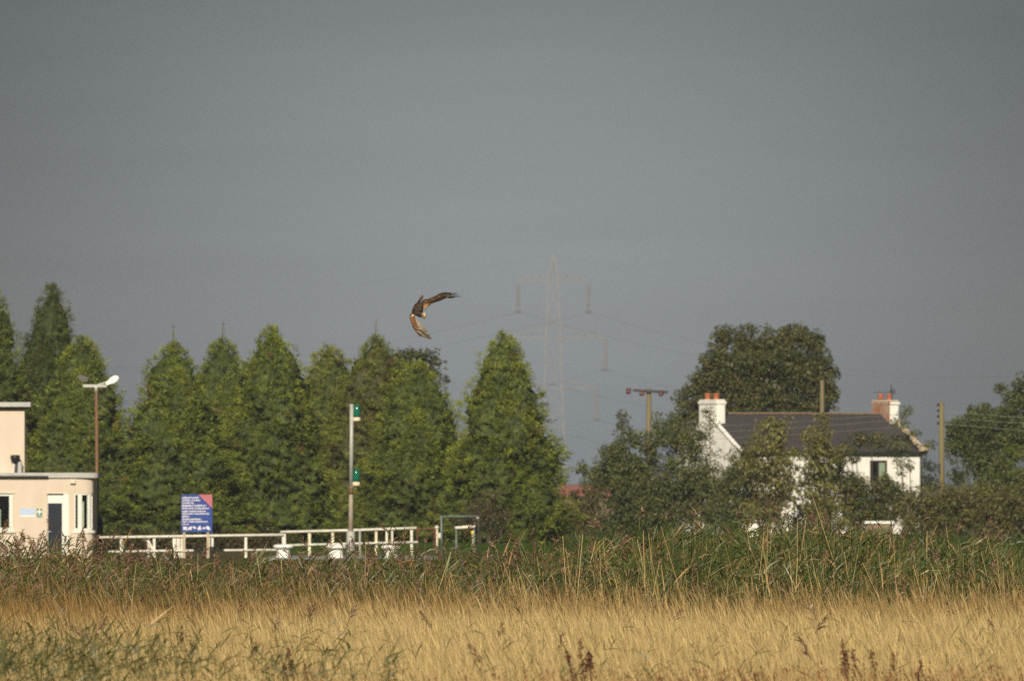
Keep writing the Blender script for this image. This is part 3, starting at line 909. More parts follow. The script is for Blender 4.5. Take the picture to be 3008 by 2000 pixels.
for k, (py, pyl) in enumerate(((1206, 1226), (1223, 1245), (1243, 1265))):
    a = at(2754, py, DQ)
    b = at(300, pyl-22, 830)
    c = at(3900, py+12, 760)
    wire('overhead_wire', [b, a, c], .009, M['cable'], ('topmost', 'middle', 'lowest')[k]+' of three thin pale wires crossing in front of the cottage roof', 'pale wires across the cottage roof', [1.25, .5])

# ------------------------------------------------------------------ pylon in the mist
DY = 3600.0
xy = X(1625, DY)
py_ = empty('pylon', (xy, DY, 0), 'tall lattice pylon fading into the mist', 'pylon')
ht = Z(748, DY)
def hwid(z):
    for (z0, w0), (z1, w1) in zip(prof[:-1], prof[1:]):
        if z0 <= z <= z1: return w0+(w1-w0)*(z-z0)/(z1-z0)
    return prof[-1][1]
prof = [(0, 3.9), (Z(1180, DY), 2.5), (Z(990, DY), 2.05), (Z(830, DY), 1.45), (ht, .16)]
ang = R(28)
def leg(sx, sy, z):
    w_ = hwid(z)
    v = Matrix.Rotation(ang*0, 3, 'Z') @ Vector((sx*w_, sy*w_, 0))
    return Vector((xy+v.x, DY+v.y, z))
zl = [0, 6.0, 11.8, 17.3, 22.4, Z(1138, DY), 34.5, Z(991, DY), 48, Z(825, DY), 63.5, ht]
for sx, sy in ((-1,-1),(1,-1),(1,1),(-1,1)):
    o = MB()
    for a, b in zip(zl[:-1], zl[1:]): o.bar(leg(sx,sy,a), leg(sx,sy,b), .36)
    o.build('leg', M['steel'], py_)
br = MB()
for a, b in zip(zl[:-2], zl[1:-1]):
    for (s1, s2) in (((-1,-1),(1,-1)), ((-1,1),(1,1)), ((-1,-1),(-1,1)), ((1,-1),(1,1))):
        br.bar(leg(*s1,a), leg(*s2,b), .20)
        br.bar(leg(*s2,a), leg(*s1,b), .20)
        br.bar(leg(*s1,b), leg(*s2,b), .20)
br.build('bracing', M['steel'], py_)
arms = [(Z(825, DY), 103/(FPX/DY), Z(835, DY), Z(913, DY)), (Z(991, DY), 153/(FPX/DY), Z(998, DY), Z(1083, DY)), (Z(1138, DY), 127/(FPX/DY), Z(1146, DY), Z(1228, DY))]
aw = []
for k, (z, hw_, zi0, zi1) in enumerate(arms):
    for s in (-1, 1):
        tip = Vector((xy+s*hw_, DY+s*0.2, z))
        o = MB()
        w_ = hwid(z)
        for sy in (-1, 1):
            o.bar(Vector((xy+s*w_, DY+sy*w_, z)), tip, .36)
            o.bar(Vector((xy+s*hwid(z+2.4), DY+sy*hwid(z+2.4), z+2.4)), tip+Vector((0,0,.1)), .24)
        for q in (.3, .55, .78):
            c = Vector((xy+s*w_, DY, z)).lerp(tip, q)
            o.bar(c, c+Vector((0,0,2.4*(1-q))), .17)
        arm = o.build('crossarm', M['steel'], py_)
        it = Vector((tip.x, tip.y, zi0+.3)); ib = Vector((tip.x, tip.y, zi1))
        iz = MB()
        pr = []
        n_ = 14
        L = it.z-ib.z
        for q in range(n_):
            pr += [(.30, ib.z+L*q/n_), (.52, ib.z+L*(q+.3)/n_), (.30, ib.z+L*(q+.6)/n_)]
        iz.lathe(pr, (tip.x, tip.y, 0), 8)
        ins = iz.build('insulator', M['ceramic'], py_)
        MB().lathe([(.15,-.6),(.75,-.45),(.8,.0),(.15,.2)], (tip.x, tip.y, ib.z-.1), 8).build('clamp', M['cabledark'], py_)
        aw.append((k, s, ib-Vector((0,0,.3))))
dv = Vector((math.sin(R(34)), math.cos(R(34)), 0))
lv = ('upper', 'middle', 'lower')
for k, s, p in aw:
    wire('power_line', [p-dv*420, p, p+dv*420], .034, M['cabledark'], f'{lv[k]} {"left" if s < 0 else "right"} power line strung from the misty pylon', 'power lines of the misty pylon', 17.0, 22, 'power line')
p = Vector((xy, DY, ht))
wire('power_line', [p-dv*420, p, p+dv*420], .014, M['cabledark'], 'thin earth wire from the very top of the misty pylon', 'power lines of the misty pylon', 13.0, 22, 'power line')

# ------------------------------------------------------------------ trees
def conifer(name, label, px, tip_y, D, rpx, seed, cols, lean=0.0, group='conifers behind the lock', leaders=2, dens=3, wid=.040, cyp=0.60):
    r = np.random.default_rng(seed)
    s_ = FPX/D
    x0, H_ = X(px, D), Z(tip_y, D)
    Rm = rpx*1.26/s_
    root = empty(name, (x0, D, 0), label, 'tree', group)
    MB().tube([(x0, D, 0), (x0+lean*.5, D, H_*.5), (x0+lean, D, H_*.96)]+([(x0+lean-.05, D, H_*1.0), (x0+lean+.02, D, H_+.75)] if seed in (5, 8, 4) else []), [.22, .13, .02]+([.015, .008] if seed in (5, 8, 4) else []), 8).build('trunk', M['bark'], root)
    ph = r.uniform(0, 6.28, 6)
    def radius(t, az):
        base = np.minimum(1.0, ((t+.28)/.40))**.5 * np.clip(1-t, 0, 1)**cyp
        lob = 1 + .10*np.sin(az*3+ph[0]+t*5) + .10*np.sin(az*5+ph[1]-t*13) + .10*np.sin(az*2+ph[2]+t*23) + .05*np.sin(t*41+ph[3]+az*4)
        return Rm*base*lob
    tops = [(0, 0, 1.0, 1.0)]
    for k in range(leaders):
        tops.append((r.uniform(-.42, .42)*Rm, r.uniform(-.4, .4)*Rm, r.uniform(.72, .90), r.uniform(.42, .58)))
    parts = []
    if seed in (5, 8, 4):      # wispy bare leader above the crown
        n = 26
        z_ = r.uniform(.96*H_, H_+.72, n)
        P = np.stack([np.full(n, x0+lean), np.full(n, D), z_], 1)
        parts.append(ribbons(P, unit(rdir(n, r)*np.array([1,1,.3])+np.array([0,0,.5])), r.uniform(.12, .32, n), np.full(n, .035), np.tile([0,0,-.1], (n,1)), S=1, prof=[1,.3], col=np.tile(np.array(cols[1])*.8, (n,1)), r=r))
    for (dx, dy, hs, rs_) in tops:
        nC_ = int((7.6 if rs_ == 1.0 else 4.2)*math.pi*Rm*rs_*H_*hs)
        per = int(dens)
        hh = H_*hs
        tcl = 1-r.uniform(0, 1, nC_)**.72*(1 if rs_ == 1.0 else .5)
        tcl[:40] = 1-r.uniform(0, .10, 40)[:len(tcl[:40])]
        acl = r.uniform(0, 2*math.pi, nC_)
        back = (np.sin(acl) > .3) & (tcl < .85) & (r.random(nC_) < .68)   # sparser on the far side
        acl[back] = 1.5*math.pi+r.uniform(-1.75, 1.75, int(back.sum()))
        dcl = r.uniform(.84, 1.08, nC_)+.10*(r.random(nC_) < .12)*r.random(nC_)
        ci = np.repeat(np.arange(nC_), per)
        n = nC_*per
        csz = r.uniform(.14, .34, nC_)*(1-.55*tcl**2)
        t = np.clip(tcl[ci]+r.normal(size=n)*.30*csz[ci]/hh, 0, .995)
        rloc = np.maximum(radius(t, acl[ci])*rs_, .25)
        az = acl[ci]+r.normal(size=n)*.75*csz[ci]/rloc
        rad = radius(t, az)*rs_*dcl[ci]+r.normal(size=n)*.5*csz[ci]-.5*csz[ci]
        rad = np.maximum(rad, .0)
        o = np.stack([np.cos(az), np.sin(az), np.zeros(n)], 1)
        P = np.stack([x0+dx*(1-t)*.8+dx*.2+lean*t+o[:,0]*rad, D+dy+o[:,1]*rad, t*hh*.985], 1)
        up = np.array([0,0,1.0])
        axis = unit(o*(.95-.4*t[:,None]**2)+up*(.18+.9*t[:,None]**2)+r.normal(size=(n,3))*.2)
        pl = r.uniform(.30, .62, n)*(1-.4*t)
        P = P - axis*pl[:,None]*.45
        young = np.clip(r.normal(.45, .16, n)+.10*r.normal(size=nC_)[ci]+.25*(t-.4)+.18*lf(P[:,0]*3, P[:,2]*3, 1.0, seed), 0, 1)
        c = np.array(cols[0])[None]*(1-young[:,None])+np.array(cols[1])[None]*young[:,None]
        brown = (r.random(nC_) < .02)[ci]
        c[brown] = np.array(cols[2])
        c = c*(1+r.normal(size=(n,1))*.15)
        K = 8
        idx = np.repeat(np.arange(n), K)
        q = np.tile((np.arange(K)+.5)/K, n)+r.uniform(-.05, .05, n*K)
        b = P[idx]+axis[idx]*(pl[idx]*q)[:,None]*.8+r.normal(size=(n*K,3))*.05
        sdv = unit(np.cross(axis[idx], rdir(n*K, r)))
        d = unit(axis[idx]*.8+sdv*.75+up*.12)
        L = pl[idx]*r.uniform(.30, .55, n*K)
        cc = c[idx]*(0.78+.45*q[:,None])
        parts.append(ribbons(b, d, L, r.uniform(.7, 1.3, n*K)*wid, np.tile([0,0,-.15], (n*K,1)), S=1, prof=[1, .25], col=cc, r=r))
    # dense body of foliage under the sprays: a rough lumpy surface, laid in tiers
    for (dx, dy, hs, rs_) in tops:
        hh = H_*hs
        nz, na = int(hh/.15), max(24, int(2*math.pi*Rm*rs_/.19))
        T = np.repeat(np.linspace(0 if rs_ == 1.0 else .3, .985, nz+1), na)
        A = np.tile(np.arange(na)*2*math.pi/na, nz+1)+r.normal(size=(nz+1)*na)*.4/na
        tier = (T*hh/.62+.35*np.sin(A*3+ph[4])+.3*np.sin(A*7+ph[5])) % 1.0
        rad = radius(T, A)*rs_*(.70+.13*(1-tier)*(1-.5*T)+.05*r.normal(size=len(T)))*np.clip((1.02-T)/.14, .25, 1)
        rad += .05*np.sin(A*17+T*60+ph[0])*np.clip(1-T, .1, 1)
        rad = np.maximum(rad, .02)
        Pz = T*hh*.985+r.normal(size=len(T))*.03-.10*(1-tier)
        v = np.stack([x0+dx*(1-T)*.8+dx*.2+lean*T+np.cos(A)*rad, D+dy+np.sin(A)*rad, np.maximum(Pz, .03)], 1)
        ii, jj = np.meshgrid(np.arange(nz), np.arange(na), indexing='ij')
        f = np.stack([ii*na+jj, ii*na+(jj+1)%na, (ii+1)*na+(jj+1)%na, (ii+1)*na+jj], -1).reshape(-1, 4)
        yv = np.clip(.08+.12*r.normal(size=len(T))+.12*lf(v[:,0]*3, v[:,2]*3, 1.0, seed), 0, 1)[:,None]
        parts.append((v, f, (np.array(cols[0])*(1-yv)+np.array(cols[1])*yv)*.75))  # inner foliage coloured darker, painting shade into the gaps between sprays
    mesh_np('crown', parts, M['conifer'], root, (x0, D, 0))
    return root
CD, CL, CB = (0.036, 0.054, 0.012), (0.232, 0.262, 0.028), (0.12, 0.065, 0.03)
CL2 = (0.185, 0.216, 0.027)
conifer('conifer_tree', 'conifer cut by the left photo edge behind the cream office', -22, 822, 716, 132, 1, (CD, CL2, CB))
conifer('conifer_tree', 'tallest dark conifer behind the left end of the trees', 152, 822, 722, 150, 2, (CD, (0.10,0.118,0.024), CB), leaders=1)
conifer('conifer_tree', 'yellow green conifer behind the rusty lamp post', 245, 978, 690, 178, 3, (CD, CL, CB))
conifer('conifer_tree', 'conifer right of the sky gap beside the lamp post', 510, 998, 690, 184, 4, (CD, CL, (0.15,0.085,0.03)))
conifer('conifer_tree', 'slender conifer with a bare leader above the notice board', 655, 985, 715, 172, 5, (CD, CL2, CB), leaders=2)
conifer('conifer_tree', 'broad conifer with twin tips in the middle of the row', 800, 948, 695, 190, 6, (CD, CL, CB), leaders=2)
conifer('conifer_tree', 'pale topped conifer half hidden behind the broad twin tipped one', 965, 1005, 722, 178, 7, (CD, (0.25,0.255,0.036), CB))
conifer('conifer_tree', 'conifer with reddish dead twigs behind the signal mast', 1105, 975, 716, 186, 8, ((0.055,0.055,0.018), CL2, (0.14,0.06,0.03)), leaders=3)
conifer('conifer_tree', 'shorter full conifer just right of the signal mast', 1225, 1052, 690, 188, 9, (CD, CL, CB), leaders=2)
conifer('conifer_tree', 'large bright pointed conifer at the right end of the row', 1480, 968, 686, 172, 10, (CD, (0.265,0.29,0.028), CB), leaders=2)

def broadleaf(name, label, blobs, D, seed, cols, base, leaf=.13, dens=75, group=None, cat='tree', droop=.2, shell=.55, spread=None, twigs=True, extra=None):
    """blobs: (px, py, rpx_x, rpx_z) in the photograph's scale at distance D"""
    r = np.random.default_rng(seed)
    s_ = FPX/D
    root = empty(name, (base, D, 0), label, cat, group)
    tm = MB()
    bl = []
    for (px, py, rx, rz) in blobs:
        c = np.array(at(px, py, D))
        ry = min(rx, rz)/s_*1.1
        c[1] += r.uniform(-.5, .5)*ry
        bl.append((c, np.array([rx/s_, ry, rz/s_])))
    parts = []
    for c, rad in bl:
        c[2] = max(c[2], .3)
        # clumps over the surface of the blob
        rad = rad*1.1
        nc = max(7, int(36*rad[0]*rad[2]))
        u = rdir(nc, r)
        cc = c+u*rad*r.uniform(.35, 1.08, (nc,1))
        cr_2 = r.uniform(.22, .48, nc)*min(1.6, max(.75, rad.min()/1.3))
        if twigs:
            mid = Vector(c)
            b0 = Vector((base*.35+c[0]*.65, D, 0))
            tm.tube([b0, b0.lerp(mid, .5)+Vector((.12,0,.1*mid.z)), mid], [.05, .035, .02], 5, cap=False)
            for k in range(0, nc, 3):
                tm.tube([mid, Vector(cc[k])], [.03, .01], 4, cap=False)
        for k in range(nc):
            n = int(dens*cr_2[k]*1.35)
            q = rdir(n, r)
            P = cc[k]+q*(cr_2[k]*(shell+(1-shell)*r.random((n,1))**.5))*np.array([1.1,1,.85])
            ok = P[:,2] > .02
            P, q = P[ok], q[ok]
            n = len(P)
            if n == 0: continue
            d = unit(q*.5+r.normal(size=(n,3))*.7-np.array([0,0,droop]))
            y = np.clip(r.normal(.5, .3, n)+.15*r.normal(), 0, 1)
            col = np.array(cols[0])*(1-y[:,None])+np.array(cols[1])*y[:,None]
            ac = r.random(n) < .03
            col[ac] = np.array(cols[2])
            L = leaf*r.uniform(.7, 1.3, n)
            parts.append(ribbons(P, d, L, L*r.uniform(.5, .75, n), np.tile([0,0,-.2], (n,1)), S=1, prof=[.95, .35], col=col, r=r))
    if extra: parts += extra(r)
    mesh_np('crown', parts, M['leaf'], root, (base, D, 0))
    if len(tm.v): tm.build('trunk', M['bark'], root)
    return root
def blobfill(cx, cy, rx, ry, n, rmin, rmax, seed):
    q = random.Random(seed)
    o = []
    while len(o) < n:
        a, b = q.uniform(-1, 1), q.uniform(-1, 1)
        if a*a+b*b < 1:
            o.append((cx+a*rx, cy+b*ry, q.uniform(rmin, rmax)*1.1, q.uniform(rmin, rmax)))
    return o
LD, LL, LA = (0.034, 0.043, 0.014), (0.130, 0.140, 0.034), (0.15, 0.095, 0.03)
big = blobfill(2235, 1110, 150, 90, 12, 40, 56, 1) + [(2085,1052,22,16),(2130,975,26,16),(2330,972,34,18),(2405,1000,30,24),(2450,1090,24,16),(2445,1140,26,22),(2010,1150,30,18),(2130,1000,45,30),(2110,1060,50,45),(2190,995,55,35),(2270,1000,60,38),(2350,1000,50,32),(2385,1040,38,50),(2070,1125,45,35),(2030,1185,50,35),(2100,1185,60,50),(2400,1110,50,55),(2430,1165,35,40),(2380,1190,60,40),(2420,1080,30,30),(2050,1230,60,40),(2180,1190,80,50),(2300,1190,80,50),(2230,1050,75,55),(2280,1060,70,55),(2200,1080,70,55),(2320,1080,60,55)]
broadleaf('broadleaf_tree', 'big dark rounded tree standing behind the cottage roof', big, 830, 21, ((0.030,0.040,0.013), (0.118,0.116,0.032), (0.16,0.10,0.03)), X(2240, 830), leaf=.15, dens=105, group='broadleaf trees and shrubs around the cottage')
bush = blobfill(1850, 1440, 110, 95, 12, 42, 62, 2)+[(1760,1390,40,35),(1740,1450,40,45),(1800,1330,42,38),(1845,1290,32,40),(1830,1245,16,30),(1900,1310,45,45),(1960,1290,50,45),(1975,1240,25,30),(2010,1330,50,50),(1990,1400,60,50),(1720,1370,18,18),(2040,1290,32,28),(2060,1390,40,45),(1930,1240,16,24),(2050,1470,50,55),(2080,1520,55,45),(2000,1500,60,55),(2040,1430,45,45)]
broadleaf('shrub', 'large dark bush hiding the cottage gable foot under the crossarm pole', bush, 752, 22, (LD, (0.125,0.136,0.036), LA), X(1880, 752), leaf=.13, dens=100, group='broadleaf trees and shrubs around the cottage', cat='shrub')
broadleaf('shrub', 'thin leafy sprays against the white gable wall', [(2060,1270,34,24),(2085,1240,24,22),(2040,1310,50,34),(2075,1350,40,34),(2085,1215,14,16),(2120,1430,36,44),(2100,1380,34,26),(2020,1260,36,26),(2055,1400,40,34)], 772, 23, (LD, LL, LA), X(2060, 772), leaf=.12, dens=62, group='broadleaf trees and shrubs around the cottage', cat='shrub')
broadleaf('shrub', 'dark shrub at the foot of the white gable wall', blobfill(2150, 1470, 60, 75, 9, 28, 44, 3)+[(2180,1345,38,34),(2195,1400,45,45),(2150,1380,26,26),(2215,1330,22,25),(2110,1500,45,50),(2130,1450,35,35)], 770, 24, (LD, LL, LA), X(2160, 770), leaf=.125, dens=100, group='broadleaf trees and shrubs around the cottage', cat='shrub')
WD, WL = (0.052, 0.056, 0.016), (0.190, 0.180, 0.036)
broadleaf('willow_shrub', 'tall yellow green willow shrub covering the left part of the slate roof', [(2250,1270,45,40),(2290,1260,30,35),(2240,1330,60,45),(2300,1330,45,45),(2215,1380,40,45),(2280,1400,55,50),(2250,1460,55,50),(2310,1460,30,50),(2230,1520,60,40),(2260,1240,12,18)], 768, 25, (WD, WL, LA), X(2260, 768), leaf=.16, dens=52, droop=.9, group='broadleaf trees and shrubs around the cottage', cat='shrub')
broadleaf('willow_shrub', 'yellow green willow shrub covering the middle of the slate roof', [(2385,1290,36,40),(2420,1270,30,36),(2400,1350,45,45),(2440,1340,40,40),(2370,1400,30,45),(2420,1420,50,45),(2390,1480,55,50),(2440,1500,60,50),(2360,1530,50,40),(2415,1235,10,18)], 772, 26, (WD, WL, LA), X(2410, 772), leaf=.16, dens=52, droop=.9, group='broadleaf trees and shrubs around the cottage', cat='shrub')
broadleaf('shrub', 'dark shrub with yellow flowers under the curtained cottage window', blobfill(2540, 1480, 95, 65, 11, 34, 48, 5)+[(2480,1400,40,35),(2520,1420,40,30),(2590,1430,35,26),(2465,1350,28,30),(2500,1345,22,20),(2630,1480,26,40),(2510,1300,30,26),(2560,1290,26,20)], 774, 27, (LD, (0.095,0.098,0.026), (0.34,0.21,0.02)), X(2540, 774), leaf=.125, dens=100, group='broadleaf trees and shrubs around the cottage', cat='shrub')
broadleaf('climber', 'wispy climber on the right verge of the slate roof', [(2630,1240,12,12),(2650,1220,16,8),(2668,1205,9,8),(2600,1290,40,22),(2640,1310,35,20),(2662,1250,9,11),(2692,1271,13,8),(2735,1303,12,6),(2560,1310,40,25)], 790, 28, (LD, LL, LA), X(2640, 790), leaf=.12, dens=45, group='broadleaf trees and shrubs around the cottage', cat='climbing plant', twigs=False)
broadleaf('shrub', 'sparse young shrub against the white wall right of the window', [(2650,1390,12,14),(2665,1440,20,22),(2645,1460,22,25),(2680,1450,12,12),(2655,1510,22,20),(2672,1370,7,8),(2645,1360,10,14)], 780, 29, (LD, LL, LA), X(2660, 780), leaf=.12, dens=40, group='broadleaf trees and shrubs around the cottage', cat='shrub')
broadleaf('hedge', 'olive brown hedge right of the cottage', [(2680+i*42, 1480+8*math.sin(i*2.1), 42, 52+6*math.cos(i*1.7)) for i in range(10)]+[(2690+i*42, 1535, 42, 34) for i in range(10)], 738, 30, ((0.046,0.044,0.016), (0.150,0.150,0.034), (0.15,0.085,0.03)), X(2800, 738), leaf=.125, dens=100, group='broadleaf trees and shrubs around the cottage', cat='hedge')
broadleaf('broadleaf_tree', 'dark tree at the right photo edge behind the service pole', blobfill(2930, 1300, 115, 90, 12, 42, 60, 7)+[(2990,1170,40,45),(3030,1150,50,55),(2900,1215,42,32),(2840,1240,42,30),(2815,1270,38,32),(2800,1320,32,30),(2960,1210,50,45),(2870,1280,50,45),(3060,1250,60,60),(2940,1140,20,20),(2820,1390,30,30)], 770, 31, (LD, (0.105,0.122,0.030), LA), X(2930, 770), leaf=.13, dens=100, group='broadleaf trees and shrubs around the cottage')
broadleaf('shrub', 'brighter green rounded shrub low at the right photo edge', blobfill(2985, 1420, 75, 75, 10, 36, 50, 8)+[(2930,1380,34,34),(2970,1340,36,30),(3020,1330,36,30),(2900,1430,34,34)], 748, 32, ((0.042,0.054,0.014), (0.135,0.158,0.026), LA), X(2980, 748), leaf=.125, dens=100, group='broadleaf trees and shrubs around the cottage', cat='shrub')
broadleaf('hedge', 'brownish hedge between the last conifer and the bush', [(1660,1500,34,34),(1700,1500,34,40),(1740,1500,34,36),(1650,1460,22,22),(1680,1455,24,22),(1720,1465,24,20),(1640,1545,40,28),(1700,1545,40,28),(1755,1540,34,30),(1612,1520,30,34)], 716, 33, ((0.046,0.044,0.018), (0.098,0.090,0.030), (0.16,0.08,0.04)), X(1690, 716), leaf=.125, dens=90, cat='hedge')
broadleaf('shrub', 'half bare brown shrub at the foot of the last conifer', [(1400,1500,44,44),(1440,1480,44,44),(1480,1510,40,36),(1370,1530,36,30),(1430,1540,50,30)], 680, 34, ((0.050,0.044,0.024), (0.095,0.075,0.038), (0.13,0.07,0.04)), X(1430, 680), leaf=.10, dens=60, cat='shrub')
broadleaf('broadleaf_tree', 'dark leafy treetop showing behind the row of conifers', [(1195,1052,46,26),(1240,1046,40,20),(1268,1072,30,22),(1150,1070,30,26),(1240,1110,70,44),(1130,1125,70,44)], 760, 35, ((0.036,0.044,0.016), (0.100,0.106,0.034), (0.10,0.07,0.03)), X(1230, 760), leaf=.2, dens=50)
broadleaf('broadleaf_tree', 'faint blue grey tree far off beside the last conifer', [(1622,1395,22,30),(1632,1370,13,16),(1615,1420,26,24),(1640,1410,14,20)], 1700, 36, ((0.03,0.04,0.03), (0.05,0.06,0.04), (0.06,0.06,0.03)), X(1624, 1700), leaf=.35, dens=26)
broadleaf('shrub', 'hazy far shrub in the gap left of the service pole', [(2720,1400,22,24),(2735,1370,10,14),(2705,1360,8,30),(2745,1420,24,22),(2712,1320,6,10)], 905, 37, ((0.024,0.034,0.026), (0.045,0.056,0.034), (0.06,0.06,0.03)), X(2722, 905), leaf=.2, dens=34, cat='shrub')
broadleaf('flowering_shrub', 'small white flowering shrub beside the low tan wall', [(2655,1534,16,15),(2664,1543,14,12)], 741, 38, ((0.45,0.42,0.38), (0.70,0.68,0.64), (0.10,0.12,0.05)), X(2657, 741), leaf=.11, dens=60, cat='shrub')
broadleaf('hedge', 'low brown green hedge behind the long white railing and notice board', [(300+i*40, 1590+7*math.sin(i*1.9), 40, 34) for i in range(14)]+[(300+i*40, 1618, 40, 24) for i in range(14)], 612, 39, ((0.034,0.034,0.014), (0.080,0.066,0.026), (0.13,0.06,0.03)), X(560, 612), leaf=.12, dens=46, cat='hedge')

# ------------------------------------------------------------------ dry golden grass field
def frustum_xy(n, y0, y1, margin, r, p=1.0):
    y = y0+(y1-y0)*r.random(n)**p
    half = .0395*y+margin
    return (r.random(n)*2-1)*half, y
r = np.random.default_rng(101)
parts = []
n = 72000
x, y = frustum_xy(n, 112, 207, 1.6, r)
htop = 1.52+.10*lf(x, y, .55)+r.normal(size=n)*(.075+.09*np.clip((y-186)/20, 0, 1))-.06*np.clip((y-190)/14, 0, 1)-.0009*(y-160)+.10*np.clip((y-196)/15, 0, 1)*lf(x, y, 1.4, 4.)
strag = (r.random(n) < .14*np.clip((y-172)/22, 0, 1))
htop = htop+np.where(strag, r.uniform(.05, .48, n)*(1+.4*lf(x, y*.3, 1.1, 7.)), 0)+.15*np.clip((y-186)/14, 0, 1)*lf(x, y*.25, .75, 1.)
zb = np.zeros(n)
lean = np.stack([-.15+.09*r.normal(size=n)+.06*lf(x, y, .3, 2.0), .06*r.normal(size=n), np.ones(n)], 1)
px = 1504+x/y*FPX
# patch colour: pale straw, browner towards the reeds and on the left
brn = np.clip((y-178)/26, 0, 1)*.85+np.clip((1150-px)/1000, 0, 1)*np.clip((y-140)/50, .15, 1)*.75+.16*lf(x, y, .45, 5.)
brn = np.clip(brn+r.normal(size=n)*.16, 0, 1)
c = np.array([0.435, 0.325, 0.142])[None]*(1-brn[:,None])+np.array([0.225, 0.130, 0.042])[None]*brn[:,None]
c *= 1+r.normal(size=(n,1))*.17
base = np.stack([x, y, zb], 1)
d = unit(lean)
stemL = htop*.93
parts.append(ribbons(base, d, stemL, np.full(n, .0055), np.tile([-.03,0,0], (n,1)), S=1, prof=[1,.75], col=c*.72, r=r))
tip = base+d*stemL[:,None]+np.array([-.03,0,0])*stemL[:,None]
d2 = unit(d+np.stack([-.06+.10*r.normal(size=n), .1*r.normal(size=n), np.zeros(n)], 1))
hl = r.uniform(.14, .30, n)
parts.append(ribbons(tip-d2*.02, d2, hl, r.uniform(.005, .0095, n), np.stack([-.06+.10*r.normal(size=n), np.zeros(n), -.04*np.ones(n)], 1), S=2, prof=[.5,1,.2], col=c*1.05, r=r))
for k in range(2):
    q = r.uniform(.62, .97, n)
    b = base+d*(stemL*q)[:,None]
    az = r.uniform(0, 6.28, n)
    dl = unit(np.stack([np.cos(az)*.45-.08, np.sin(az)*.45, np.ones(n)], 1))
    parts.append(ribbons(b, dl, r.uniform(.16, .36, n), r.uniform(.004, .008, n), np.stack([np.cos(az)*.12, np.sin(az)*.12, -.12*np.ones(n)], 1), S=1, prof=[1,.15], col=c*r.uniform(.6, 1.05, (n,1)), r=r))
tag(mesh_np('dry_grass', parts, M['straw']), 'golden dry grass filling the foreground field', 'grass', kind='stuff')

# ------------------------------------------------------------------ green reed bed
def top_py(px):
    return np.interp(px, [-300,0,150,300,600,800,1000,1200,1400,1600,1700,1800,2000,2400,2600,2750,3008,3300], [1612,1612,1624,1648,1664,1664,1654,1636,1640,1622,1596,1560,1543,1546,1548,1584,1590,1590])
def reeds(x, y, h, r, nleaf, leafcols, plume, leafL=(.26,.54), leafW=.023, stemcol=(0.20,0.17,0.06), low=.35, wind=.25, bias=None):
    n = len(x)
    base = np.stack([x, y, np.zeros(n)], 1)
    lean = unit(np.stack([.07*r.normal(size=n), .06*r.normal(size=n), np.ones(n)], 1))
    bend = np.stack([.05*r.normal(size=n)+.02, .03*r.normal(size=n), np.zeros(n)], 1)
    P = [ribbons(base, lean, h, np.full(n, .010), bend, S=2, prof=[1,.85,.4], col=jit(stemcol, n, .2, r), r=r)]
    idx = np.repeat(np.arange(n), nleaf)
    m_ = len(idx)
    q = low+(1-low)*np.tile((np.arange(nleaf)+.5)/nleaf, n)+r.uniform(-.04, .04, m_)
    q = np.clip(q, 0, .99)
    b = base[idx]+lean[idx]*(h[idx]*q)[:,None]+bend[idx]*(h[idx]*q**2)[:,None]
    az = np.where(r.random(m_) < .3, r.normal(0.0, .8, m_), r.uniform(0, 6.28, m_))
    up = r.uniform(.2, 1.9, m_)
    d = unit(np.stack([np.cos(az)*.9, np.sin(az)*.8, up], 1))
    L = r.uniform(*leafL, m_)*(.75+.35*(1-np.abs(q-.7)))
    dead = (r.random(m_) < np.clip(.85-1.15*(q-low)/(1-low+1e-6), .06, .8)+(0 if bias is None else bias[idx]))
    y_ = np.clip(r.normal(.5, .28, m_), 0, 1)[:,None]
    col = np.array(leafcols[0])*(1-y_)+np.array(leafcols[1])*y_
    col[dead] = jit(leafcols[2], int(dead.sum()), .25, r)
    P.append(ribbons(b, d, L, leafW*r.uniform(.7, 1.25, m_), np.stack([wind*.25*r.normal(.6,1,m_), .08*r.normal(size=m_), -r.uniform(.0, .55, m_)], 1), S=2, prof=[.6,1,.06], col=col, r=r))
    pi_ = np.where(r.random(n) < plume)[0]
    if len(pi_):
        K = 20
        ii = np.repeat(pi_, K)
        mm = len(ii)
        s = np.tile((np.arange(K)+.5)/K, len(pi_))
        ph_ = r.choice([-1., 1.], len(pi_), p=[.45, .55])*r.uniform(.15, .7, len(pi_))
        nod = np.repeat(ph_, K)
        tipp = base+lean*h[:,None]+bend*h[:,None]
        ax = unit(np.stack([nod, .2*r.normal(size=mm), np.ones(mm)], 1))
        pl_ = np.repeat(r.uniform(.18, .32, len(pi_)), K)
        b = tipp[ii]+ax*(pl_*s*.85)[:,None]-np.array([0,0,.06])
        az = r.uniform(0, 6.28, mm)
        d = unit(np.stack([np.cos(az)*.45+nod*.6, np.sin(az)*.45, .75*np.ones(mm)], 1))
        P.append(ribbons(b, d, pl_*(.55-.3*s)*r.uniform(.8, 1.3, mm), r.uniform(.010, .020, mm), np.stack([nod*.35, np.zeros(mm), -.35*np.ones(mm)], 1), S=2, prof=[.4,1,.2], col=jit((0.165,0.100,0.060), mm, .28, r), r=r))
    return P
GR = ((0.022, 0.038, 0.010), (0.090, 0.108, 0.024), (0.25, 0.155, 0.055))
r = np.random.default_rng(202)
n = 11500
ncl = 1600
cx_r, cy_r = frustum_xy(ncl, 213, 254, 2.0, r, 1.3)
ch_r = r.normal(size=ncl)*.15
ck = r.integers(0, ncl, n)
x = cx_r[ck]+r.normal(size=n)*.22
y = np.maximum(cy_r[ck]+r.normal(size=n)*.35, 212.5)
px = 1504+x/y*FPX
tp_ = top_py(px)
yy = np.minimum(y, 232)
h = CAM_H+(HOR-tp_)/FPX*232
